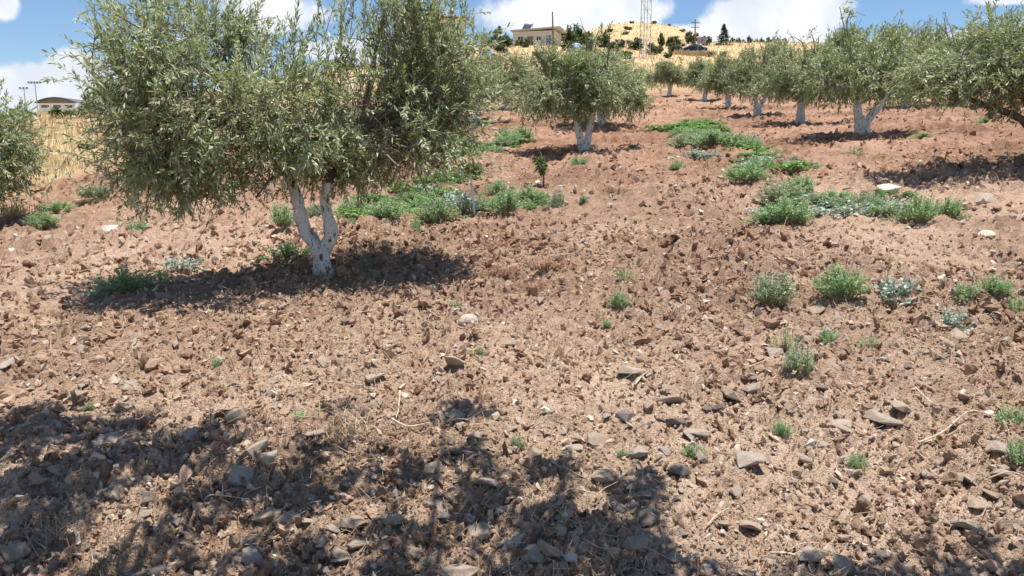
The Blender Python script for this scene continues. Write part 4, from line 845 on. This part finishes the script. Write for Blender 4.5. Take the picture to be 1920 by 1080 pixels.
def tufts():
    for i, (px, py, w, h, lab) in enumerate([(95, 615, 110, 26, 'dry straw tuft on open soil left of the shade'), (110, 985, 150, 60, 'matted grey-yellow straw heap in the shaded corner'), (1165, 452, 70, 16, 'bright flattened straw bundle in mid-field'), (1890, 745, 70, 26, 'dry straw tangle above the long curved stick'), (650, 810, 120, 60, 'wispy dry weed skeleton at the shade border'), (205, 1050, 130, 50, 'loose straw wisps below the matted heap'), (25, 408, 70, 30, 'golden grass clump under the bushy left olive')]):
        rg = np.random.default_rng(70 + i); x, y, z = hit(px, py); s = w * y / F * .5; n = 170 if w > 60 else 90; xx = rg.normal(size=n) * s * .45; yy = rg.normal(size=n) * s * .45; hh = h * y / F * rg.uniform(.4, 1.1, n)
        me = blades('dry_tuft', xx, yy, hh, np.full(n, .0006 * y), rg, M_STRAWGRASS if i > 5 else M_STRAW, 1.7 if i < 6 else .5, None, ground_z(xx + x, yy + y) - z)
        o = tag(link('dry_tuft', me, None, (x, y, z)), lab, 'dry grass', 'dry tufts on the soil')
tufts()
# ------------------------------------------------------------------ the hillside behind the field
def bush_mesh(seed, m, n=2600, ll=.10, lw=.055, flat=.8, lobes=7):
    rg = np.random.default_rng(seed); E = []
    for k in range(lobes): d = nrm(rg.normal(size=3)); E.append((d[0] * .34, d[1] * .34, .40 + d[2] * .26, rg.uniform(.10, .26), rg.uniform(.10, .26), rg.uniform(.10, .24)))
    E.append((0, 0, .26, .42, .42, .26)); c = crown_np(E, n // 10, 10, ll, lw, seed, (.10, .22), False, 1.2, .1)
    mb = MB()
    for P, r in bough_paths([((0, 0, .02), .03)], E, 7, seed): mb.tube(P, r, 4, 0, 0, False)
    return crown_mesh(c, m), mb.mesh('stems', M_TWIG)
SHR = [bush_mesh(800 + k, M_SHRUB) for k in range(3)]; DRK = [bush_mesh(810 + k, M_DARKLEAF, 4200, .075, .045) for k in range(2)]; BRT = [bush_mesh(820 + k, M_LIGHTLEAF, 3200, .085, .05) for k in range(1)]
TR_FAR = trunk_mesh([([(0, 0, -.06), (0, 0, .1), (.02, 0, .3), (0, 0, .5)], [.04, .032, .026, .015])], M_BARK, 77, 8)
def bush(px, d, base_y, wpx, hpx, kind, name, label, cat, grp, tree=False):
    x, y, z = at_depth(px, d); s = d / F; w, h = wpx * s, hpx * s; zz = z
    me = rnd.choice({'s': SHR, 'd': DRK, 'b': BRT}[kind]); o = thing(name, label, cat, (x, y, zz - .05 * h), rnd.uniform(0, 6.28), grp, (w / .95, w / .95, h / .82))
    link('crown', me[0], o, kind='stuff'); link('trunk' if tree else 'stems', TR_FAR if tree else me[1], o)
    return o
bush(1076, 150, 0, 54, 46, 'd', 'broadleaf_tree', 'largest dark green tree right of the low farmhouse', 'tree', 'trees on the hillside', True)
bush(1104, 149, 0, 26, 32, 'b', 'broadleaf_tree', 'bright green tree between the two dark hill trees', 'tree', 'trees on the hillside', True)
bush(1129, 150, 0, 36, 32, 'd', 'broadleaf_tree', 'smaller dark round tree at the foot of the golden hilltop', 'tree', 'trees on the hillside', True)
bush(944, 146, 0, 44, 40, 'd', 'broadleaf_tree', 'leafy tree at the left end of the low farmhouse', 'tree', 'trees on the hillside', True)
bush(915, 160, 0, 34, 30, 'd', 'broadleaf_tree', 'tree between the cream house and the low farmhouse', 'tree', 'trees on the hillside', True)
for (px, d, w, h, k, lab) in [(940, 118, 30, 18, 's', 'grey-green shrub on the earth bank below the farmhouse'), (985, 128, 24, 18, 's', 'grey-green shrub before the farmhouse wall'), (972, 138, 16, 14, 'd', 'dark shrub against the farmhouse wall'), (1150, 140, 30, 18, 's', 'shrub on the slope left of the lattice mast'), (1160, 150, 26, 18, 's', 'rounded shrub on the slope left of the lattice mast'), (1190, 152, 34, 26, 's', 'shrub at the back of the lattice mast'),
        (1196, 158, 18, 16, 'd', 'dark shrub behind the lattice mast'), (1225, 130, 34, 22, 's', 'shrub right of the lattice mast foot'), (1240, 165, 16, 26, 'b', 'narrow bright shrub right of the lattice mast'), (1262, 162, 32, 20, 's', 'rounded shrub left of the parked car'), (1268, 145, 34, 22, 's', 'grey-green shrub touching the parked car'), (1252, 125, 18, 14, 's', 'small shrub by the dirt track'),
        (1297, 175, 26, 26, 's', 'sparse shrub behind the utility pole with crossarms'), (1325, 170, 20, 20, 's', 'shrub behind the square road sign'), (1178, 235, 16, 8, 's', 'low shrub dotting the golden hilltop'), (1225, 265, 14, 6, 'd', 'low shrub dotting the golden hilltop'), (1142, 235, 16, 7, 's', 'low shrub dotting the golden hilltop'), (1172, 215, 14, 7, 's', 'low shrub dotting the golden hilltop'), (1185, 266, 10, 5, 's', 'low shrub dotting the golden hilltop'),
        (1255, 255, 8, 4, 's', 'low shrub dotting the golden hilltop'), (1280, 240, 12, 6, 's', 'low shrub dotting the golden hilltop'), (1330, 132, 14, 10, 's', 'small shrub in front of the parked car'), (1355, 128, 16, 12, 's', 'small shrub in the yellow grass right of the car'), (1010, 108, 26, 14, 's', 'grey-green shrub above the earth bank'), (1100, 118, 30, 20, 's', 'shrub above the mid-field olive crown'), (1130, 108, 26, 16, 's', 'shrub above the mid-field olive crown'),
        (1065, 125, 26, 18, 's', 'shrub below the large dark hill tree'), (925, 95, 30, 18, 's', 'shrub at the rim of the earth bank'), (1175, 112, 22, 16, 's', 'shrub below the lattice mast'), (640, 105, 60, 30, 'd', 'dark shrub seen through the big olive crown'), (560, 110, 50, 26, 's', 'shrub seen through the big olive crown')]:
    bush(px, d, 0, w, h, k, 'hill_shrub', lab, 'shrub', 'shrubs on the hillside')
for i, px in enumerate((1372, 1384, 1396, 1407, 1418, 1430, 1442, 1455, 1470)): bush(px, 190 + 6 * (i % 3), 0, 13, 12 + 3 * (i % 2), 'd', 'broadleaf_tree', 'tiny far tree in the line right of the conifer', 'tree', 'far tree line', True)
for (px, d, w, h, k, lab) in [(165, 62, 70, 30, 'd', 'dense green hedge shrub above the golden grass by the sports hall'), (120, 66, 50, 24, 'd', 'green shrub below the white sports hall wall'), (195, 66, 60, 60, 's', 'blue-green tree behind the left end of the big olive'), (230, 60, 70, 36, 's', 'grey-green shrub behind the big olive crown'), (30, 60, 70, 30, 's', 'grey-green shrub behind the bushy left olive'), (165, 26, 44, 12, 's', 'low grey-green shrub in the golden grass')]:
    bush(px, d, 0, w, h, k, 'hill_shrub', lab, 'shrub', 'shrubs on the left slope')
def conifer():
    x, y, z = at_depth(1356, 165); s = 165 / F; H = 36 * s; o = thing('conifer_tree', 'lone dark conifer on the skyline right of the hilltop', 'tree', (x, y, z - .05), .3)
    rg = np.random.default_rng(9); P, A, N = [], [], []; mb = MB(); mb.tube([(0, 0, -.1), (0, 0, H * .5), (0, 0, H)], [.12, .08, .02], 6)
    for k in range(15):
        t = k / 14; zc = H * (.08 + .90 * t); rad = 1.55 * (1 - t) ** .75 + .08
        for j in range(9):
            a = rg.uniform(0, 6.28); L = rad * rg.uniform(.7, 1.15); e = np.array([math.cos(a) * L, math.sin(a) * L, zc - .12 * L + rg.uniform(-.1, .15)]); b = np.array([0, 0, zc]); mb.tube([b, (b + e) / 2, e], [.03, .02, .008], 3, 0, 0, False)
            for q in range(16): f = rg.uniform(.2, 1); P.append(b + (e - b) * f + rg.normal(size=3) * .06); A.append(nrm((e - b) + rg.normal(size=3) * .6)); N.append(nrm(rg.normal(size=3) + np.array([0, 0, 1.2])))
    P, A, N = map(np.array, (P, A, N)); N = nrm(N - A * (N * A).sum(-1, keepdims=True)); V, T, k = leaves_np(P, A, N, np.full(len(P), .32), np.full(len(P), .14), False)
    link('crown', mesh_np('crown', V, T, False, {'tint': np.repeat(rg.uniform(0, .9, len(P)), k)}, [M_NEEDLE]), o, kind='stuff'); mb.obj('trunk', M_BARK, o)
conifer()
M_PLASTER = plain('pale_plaster', (.60, .56, .50), .85, .12, 1.2); M_CREAM = plain('cream_plaster', (.66, .60, .50), .85, .10, 1.0); M_ROOF = plain('grey_roof_slab', (.50, .47, .43), .8, .15, 2); M_GLASS = plain('window_glass', (.05, .06, .08), .15, .2, 1, 0, .6); M_FRAME = plain('white_frame', (.7, .7, .68), .6, .05)
M_BLUE = plain('blue_door', (.10, .22, .48), .5, .1); M_METAL = plain('galvanised_metal', (.45, .47, .49), .45, .15, 4, .6); M_WHITE = plain('white_wall', (.78, .78, .76), .8, .06, .5); M_DKROOF = plain('dark_roof_sheet', (.13, .12, .13), .6, .2, .4); M_WOOD = plain('pole_wood', (.20, .16, .12), .9, .25, 5); M_TARP = plain('pale_blue_sheet', (.35, .52, .74), .6, .1, 1); M_TILE = plain('brown_roof', (.22, .15, .11), .8, .2, 2)
def wall_with_holes(W, H, y0, y1, holes):
    """box wall along x with rectangular openings (x0,x1,z0,z1)"""
    mb = MB(); xs = sorted({-W / 2, W / 2, *[h[0] for h in holes], *[h[1] for h in holes]}); zs = sorted({0, H, *[h[2] for h in holes], *[h[3] for h in holes]})
    for a, b in zip(xs, xs[1:]):
        for c, d in zip(zs, zs[1:]):
            if any(h[0] <= (a + b) / 2 <= h[1] and h[2] <= (c + d) / 2 <= h[3] for h in holes): continue
            mb.box(a, b, y0, y1, c if c > 0 else -1.0, d)
    return mb
def window(o, x0, x1, z0, z1, yf):
    w = MB().box(x0, x1, yf + .06, yf + .09, z0, z1).obj('window', M_GLASS, o); f = MB(); t = .06
    f.box(x0, x0 + t, yf + .03, yf + .06, z0, z1); f.box(x1 - t, x1, yf + .03, yf + .06, z0, z1); f.box(x0 + t, x1 - t, yf + .03, yf + .06, z1 - t, z1); f.box(x0 + t, x1 - t, yf + .03, yf + .06, z0, z0 + t); xm = (x0 + x1) / 2; f.box(xm - .03, xm + .03, yf + .03, yf + .06, z0 + t, z1 - t); f.obj('frame', M_FRAME, w)
def low_house():
    x, y, z = at_depth(1001, 142); o = thing('farmhouse', 'low pale plastered farmhouse with flat roof and blue door on the slope', 'house', (x, y, z - .2), R(-14))
    W, H, D = 7.6, 2.9, 6.0; wins = [(-3.0, -1.9, 1.1, 2.1), (.4, 1.3, 1.2, 2.0)]; door = (2.2, 3.1, 0, 2.1); dark = (-1.2, -.1, 0, 2.0)
    wall_with_holes(W, H, 0, .25, wins + [door, dark]).obj('wall', M_PLASTER, o)
    m = MB(); m.box(-W / 2, -W / 2 + .25, .25, D, -1, H); m.box(W / 2 - .25, W / 2, .25, D, -1, H); m.box(-W / 2 + .25, W / 2 - .25, D - .25, D, -1, H); m.obj('side_walls', M_PLASTER, o)
    r = MB(); V = [(-W / 2 - .35, -.6, H + .002), (W / 2 + 1.0, -.6, H + .35), (W / 2 + 1.0, D + .3, H + .35), (-W / 2 - .35, D + .3, H + .002)]; V += [(a, b, c + .22) for a, b, c in V]
    r.add(V, [(0, 2, 1), (0, 3, 2), (4, 5, 6), (4, 6, 7), (0, 1, 5), (0, 5, 4), (1, 2, 6), (1, 6, 5), (2, 3, 7), (2, 7, 6), (3, 0, 4), (3, 4, 7)]); r.obj('roof', M_ROOF, o)
    for w in wins: window(o, w[0], w[1], w[2], w[3], 0)
    d = MB().box(door[0], door[1], .1, .15, 0, 2.1).obj('door', M_BLUE, o); MB().box(door[0] + .1, door[0] + .16, .06, .10, 1.0, 1.15).obj('handle', M_METAL, d)
    MB().box(dark[0], dark[1], .15, .2, 0, 2.0).obj('wooden_door', M_WOOD, o)
    # solar water heater standing on the roof
    hx = thing('solar_water_heater', 'small solar water heater with tank on the farmhouse roof', 'water heater', (x - .9, y + 2.0, z + H + .18), R(-20))
    MB().tube([(-.8, 0, .95), (.8, 0, .95)], .26, 10).obj('tank', M_METAL, hx, True); p = MB(); V = [(-.8, -1.3, .1), (.8, -1.3, .1), (.8, -.1, .9), (-.8, -.1, .9)]; V += [(a, b, c + .06) for a, b, c in V]
    p.add(V, [(0, 2, 1), (0, 3, 2), (4, 5, 6), (4, 6, 7), (0, 1, 5), (0, 5, 4), (1, 2, 6), (1, 6, 5), (2, 3, 7), (2, 7, 6), (3, 0, 4), (3, 4, 7)]); p.obj('collector_panel', M_GLASS, hx)
    for sx in (-.7, .7): MB().tube([(sx, .1, -.3), (sx, .1, .8)], .03, 5).obj('leg', M_METAL, hx); MB().tube([(sx, -1.2, -.3), (sx, -1.2, .12)], .03, 5).obj('leg', M_METAL, hx)
low_house()
def cream_house():
    x, y, z = at_depth(826, 118); o = thing('cream_house', 'two-storey cream house with brown eaves half hidden behind the big olive', 'house', (x, y, z - .3), R(8)); W, H, D = 7.2, 5.9, 7
    wins = [(-2.8, -1.7, 1.0, 2.3), (-.5, .6, 1.0, 2.3), (1.7, 2.8, 1.0, 2.3), (-2.8, -1.7, 4.0, 5.3), (-.5, .6, 4.0, 5.3), (1.7, 2.8, 4.0, 5.3)]
    wall_with_holes(W, H, 0, .25, wins).obj('wall', M_CREAM, o); m = MB(); m.box(-W / 2, -W / 2 + .25, .25, D, -1, H); m.box(W / 2 - .25, W / 2, .25, D, -1, H); m.box(-W / 2 + .25, W / 2 - .25, D - .25, D, -1, H); m.obj('side_walls', M_CREAM, o)
    for w in wins: window(o, *w, 0)
    a, b, c, d = -W / 2 - .5, W / 2 + .5, -.5, D + .5; V = [(a, c, H + .003), (b, c, H + .003), (b, d, H + .003), (a, d, H + .003), (a, c, H + .2), (b, c, H + .2), (b, d, H + .2), (a, d, H + .2), (-1.5, D / 2, H + 1.0), (1.5, D / 2, H + 1.0)]
    MB().add(V, [(0, 2, 1), (0, 3, 2), (0, 1, 5), (0, 5, 4), (1, 2, 6), (1, 6, 5), (2, 3, 7), (2, 7, 6), (3, 0, 4), (3, 4, 7), (4, 5, 9), (4, 9, 8), (5, 6, 9), (6, 7, 8), (6, 8, 9), (7, 4, 8)]).obj('roof', M_TILE, o)
cream_house()
def sports_hall():
    d = 280; x, y, z = at_depth(108, d); s = d / F; W = 72 * s; zb = CAMH + d * math.tan(math.atan((540 - 208) / F) - PITCH); o = thing('sports_hall', 'far white sports hall with wide dark arched roof', 'building', (x, y, zb - 1.5)); h = 17 * s + 1.5 - .6
    wall_with_holes(W * .92, h, 0, .3, [(-W * .4, -W * .2, h - 1.6, h - .6), (-W * .1, W * .1, h - 1.6, h - .6), (W * .2, W * .4, h - 1.6, h - .6)]).obj('wall', M_WHITE, o)
    for c in (-.3, 0, .3): window(o, W * (c - .1), W * (c + .1), h - 1.6, h - .6, 0)
    mb = MB(); n = 14; V = []
    for i in range(n + 1):
        u = -1 + 2 * i / n; zz = h + .15 + 11 * s * .9 * (1 - u * u * .85); V += [(u * W / 2, -1.2, zz), (u * W / 2, 14, zz), (u * W / 2, -1.2, zz - .5), (u * W / 2, 14, zz - .5)]
    T = []
    for i in range(n):
        k = i * 4
        for p, q in ((0, 1), (3, 2), (2, 0), (1, 3)): T += [(k + p, k + 4 + p, k + 4 + q), (k + p, k + 4 + q, k + q)]
    mb.add(V, T); mb.obj('roof', M_DKROOF, o)
    g = MB()
    for i in range(n):
        u0, u1 = -1 + 2 * i / n, -1 + 2 * (i + 1) / n; z0, z1 = [h - .35 + 11 * s * .9 * (1 - u * u * .85) for u in (u0, u1)]; k = g.n
        g.add([(u0 * W / 2, .1, h), (u1 * W / 2, .1, h), (u1 * W / 2, .1, max(h, z1)), (u0 * W / 2, .1, max(h, z0))], [(0, 1, 2), (0, 2, 3)])
    g.obj('gable', plain('hall_gable_grey', (.21, .19, .20), .8, .2, .3), o)
    for (px, top, lab, n) in ((92, 170, 'tall floodlight mast with a row of lamps by the sports hall', 5), (71, 180, 'shorter floodlight mast at the end of the sports hall', 3)):
        x2 = (px - 960) / F * 262; H = (214 - top) * 262 / F + 1; m = thing('floodlight_mast', lab, 'floodlight', (x2, 262, zb - 2)); MB().tube([(0, 0, -1), (0, 0, H + 1)], [.22, .13], 8).obj('pole', M_METAL, m); wd = 1.9 * n / 5
        MB().box(-wd - .2, wd + .2, -.1, .1, H + .9, H + 1.1).obj('crossbar', M_METAL, m)
        for i in range(n): xx = -wd + 2 * wd * i / (n - 1); MB().box(xx - .28, xx + .28, -.35, -.05, H + 1.12, H + 1.55).obj('lamp', M_DKROOF, m)
sports_hall()
def mast():
    x, y, z = at_depth(1209, 122); o = thing('lattice_mast', 'tall steel lattice mast rising above the hillside', 'mast', (x, y, z - .2), R(20)); H = 22; L = MB()
    def w(h): return .62 - .22 * h / H
    C = [(1, 1), (-1, 1), (-1, -1), (1, -1)]; hs = np.linspace(0, H, 19)
    for a, b in C: MB().tube([(a * w(0), b * w(0), -.6), (a * w(H), b * w(H), H)], .048, 5).obj('leg', M_METAL, o)
    for i in range(18):
        h0, h1 = hs[i], hs[i + 1]
        for k in range(4):
            (a, b), (c, d) = C[k], C[(k + 1) % 4]
            if (i + k) % 2: a, b, c, d = c, d, a, b
            L.tube([(a * w(h0), b * w(h0), h0), (c * w(h1), d * w(h1), h1)], .024, 4)
            L.tube([(C[k][0] * w(h1), C[k][1] * w(h1), h1), (C[(k + 1) % 4][0] * w(h1), C[(k + 1) % 4][1] * w(h1), h1)], .025, 4)
    L.obj('bracing', M_METAL, o)
mast()
def poles():
    for (px, d, top, lab, arms) in ((1037, 134, 22, 'bare wooden utility pole in front of the farmhouse', 0), (1303, 158, 36, 'utility pole with crossarms left of the lone conifer', 2)):
        x, y, z = at_depth(px, d); zt = CAMH + d * math.tan(math.atan((540 - top) / F) - PITCH); H = zt - z; o = thing('utility_pole', lab, 'utility pole', (x, y, z)); MB().tube([(0, 0, -.5), (-.06, 0, H / 2), (-.15, 0, H)], [.17, .14, .10], 8).obj('pole', M_WOOD, o)
        for k in range(arms):
            a = MB().box(-.95, .7, -.06, .06, H - .7 - .9 * k, H - .58 - .9 * k).obj('crossarm', M_WOOD, o)
            for xx in (-.85, -.4, .25, .6): MB().tube([(xx, 0, H - .58 - .9 * k), (xx, 0, H - .36 - .9 * k)], .05, 5).obj('insulator', M_FRAME, a)
    x, y, z = at_depth(1314, 136); o = thing('road_sign', 'square grey sign board with red mark on two posts above the car', 'sign', (x, y, z), R(6))
    for xx in (-.55, .62): MB().tube([(xx, 0, -.3), (xx, 0, 2.85)], .045, 6).obj('post', M_METAL, o)
    b = MB().box(-.75, .80, -.09, -.05, 1.75, 2.85).obj('board', plain('grey_sign', (.36, .36, .40), .6, .08), o); MB().tube([(.12, -.095, 2.35), (.12, -.11, 2.35)], .17, 14).obj('red_mark', plain('sign_red', (.42, .05, .06), .5, .1), b)
poles()
def car():
    x, y, z = at_depth(1300, 139); o = thing('parked_car', 'dark saloon car parked behind tall dry grass', 'car', (x, y, z), R(12)); M_B = plain('dark_car_paint', (.025, .028, .04), .25, .1, 1, .3, .6); M_T = plain('tyre_rubber', (.02, .02, .02), .8, .1)
    prof = [(-2.15, .35), (-2.2, .62), (-2.05, .82), (-1.2, .95), (1.35, .98), (2.05, .93), (2.18, .70), (2.12, .35)]; top = [(-1.25, .955), (-.55, 1.36), (.05, 1.46), (.75, 1.42), (1.55, .985)]
    def loft(P, hw, taper=1.0):
        n = len(P); V = [(a, -hw * (taper if b > 1.1 else 1), b) for a, b in P] + [(a, hw * (taper if b > 1.1 else 1), b) for a, b in P]; T = []
        for i in range(n): j = (i + 1) % n; T += [(i, j, n + j), (i, n + j, n + i)]
        for i in range(1, n - 1): T += [(0, i + 1, i), (n, n + i, n + i + 1)]
        return MB().add(V, T)
    loft(prof, .86).obj('body', M_B, o); cab = loft(top, .80, .80).obj('cabin', M_B, o); g = M_GLASS
    for s in (-1, 1):
        for P in ([(-.98, 1.0), (-.48, 1.32), (.0, 1.40), (.0, 1.0)], [(.08, 1.0), (.08, 1.40), (.68, 1.37), (1.25, 1.02)]):
            yy = [s * (.83 if b < 1.1 else .69) for a, b in P]; V = [(a, q, b) for (a, b), q in zip(P, yy)] + [(a, q - s * .03, b) for (a, b), q in zip(P, yy)]
            MB().add(V, [(0, 1, 2), (0, 2, 3), (4, 6, 5), (4, 7, 6), (0, 4, 5), (0, 5, 1), (1, 5, 6), (1, 6, 2), (2, 6, 7), (2, 7, 3), (3, 7, 4), (3, 4, 0)]).obj('side_window', g, cab)
    for nm, P in (('windscreen', [(-1.24, .985), (-.60, 1.36)]), ('rear_window', [(1.50, 1.03), (.82, 1.41)])):
        (a, b), (c, d) = P; e = -.03 if nm == 'windscreen' else .03; V = [(a + e, -.70, b), (a + e, .70, b), (c + e, .58, d), (c + e, -.58, d)]; V += [(p - e * .8, q, r) for p, q, r in V]; MB().add(V, [(0, 1, 2), (0, 2, 3), (4, 6, 5), (4, 7, 6), (0, 4, 5), (0, 5, 1), (1, 5, 6), (1, 6, 2), (2, 6, 7), (2, 7, 3), (3, 7, 4), (3, 4, 0)]).obj(nm, g, cab)
    for s in (-1, 1):
        for xx in (-1.35, 1.35):
            w = MB().tube([(xx, s * .68, .32), (xx, s * .88, .32)], .32, 16).obj('wheel', M_T, o); MB().tube([(xx, s * .86, .32), (xx, s * .895, .32)], .19, 12).obj('rim', M_METAL, w)
        MB().box(-2.22, -2.0, s * .62 - .16, s * .62 + .16, .66, .80).obj('headlight', M_FRAME, o); MB().box(2.02, 2.20, s * .66 - .14, s * .66 + .14, .72, .86).obj('tail_light', plain('tail_red', (.3, .02, .02), .4, .1), o)
car()
def car_grass():
    x, y, z = at_depth(1303, 134); rg = np.random.default_rng(33); n = 500; xx, yy = rg.uniform(-3.4, 3.4, n), rg.uniform(-1.2, 1.2, n)
    tag(link('dry_tuft', blades('dry_tuft', xx, yy, rg.uniform(.5, 1.05, n), np.full(n, .07), rg, M_STRAWGRASS, .35, None, ground_z(xx + x, yy + y) - z), None, (x, y, z)), 'tall golden grass belt in front of the parked car', 'dry grass')
car_grass()
def sheets():
    for (px, d, w, h, lab) in ((1078, 132, 3.2, .8, 'pale blue sheet-covered heap below the dark hill tree'), (914, 110, 2.0, 1.3, 'pale blue sheet-covered heap left of the low farmhouse')):
        x, y, z = at_depth(px, d); V, T = ico(4); r = 1 + .12 * np.sin(V[:, 0] * 5 + 1) + .10 * np.sin(V[:, 1] * 7) + .06 * np.sin(V[:, 2] * 9 + V[:, 0] * 4); V = V * r[:, None] * np.array([w / 2, w / 3, h]); V[:, 2] = np.maximum(V[:, 2], -.3)
        tag(link('covered_heap', mesh_np('covered_heap', V, T, True, None, [M_TARP]), None, (x, y, z)), lab, 'heap', 'covered heaps')
sheets()
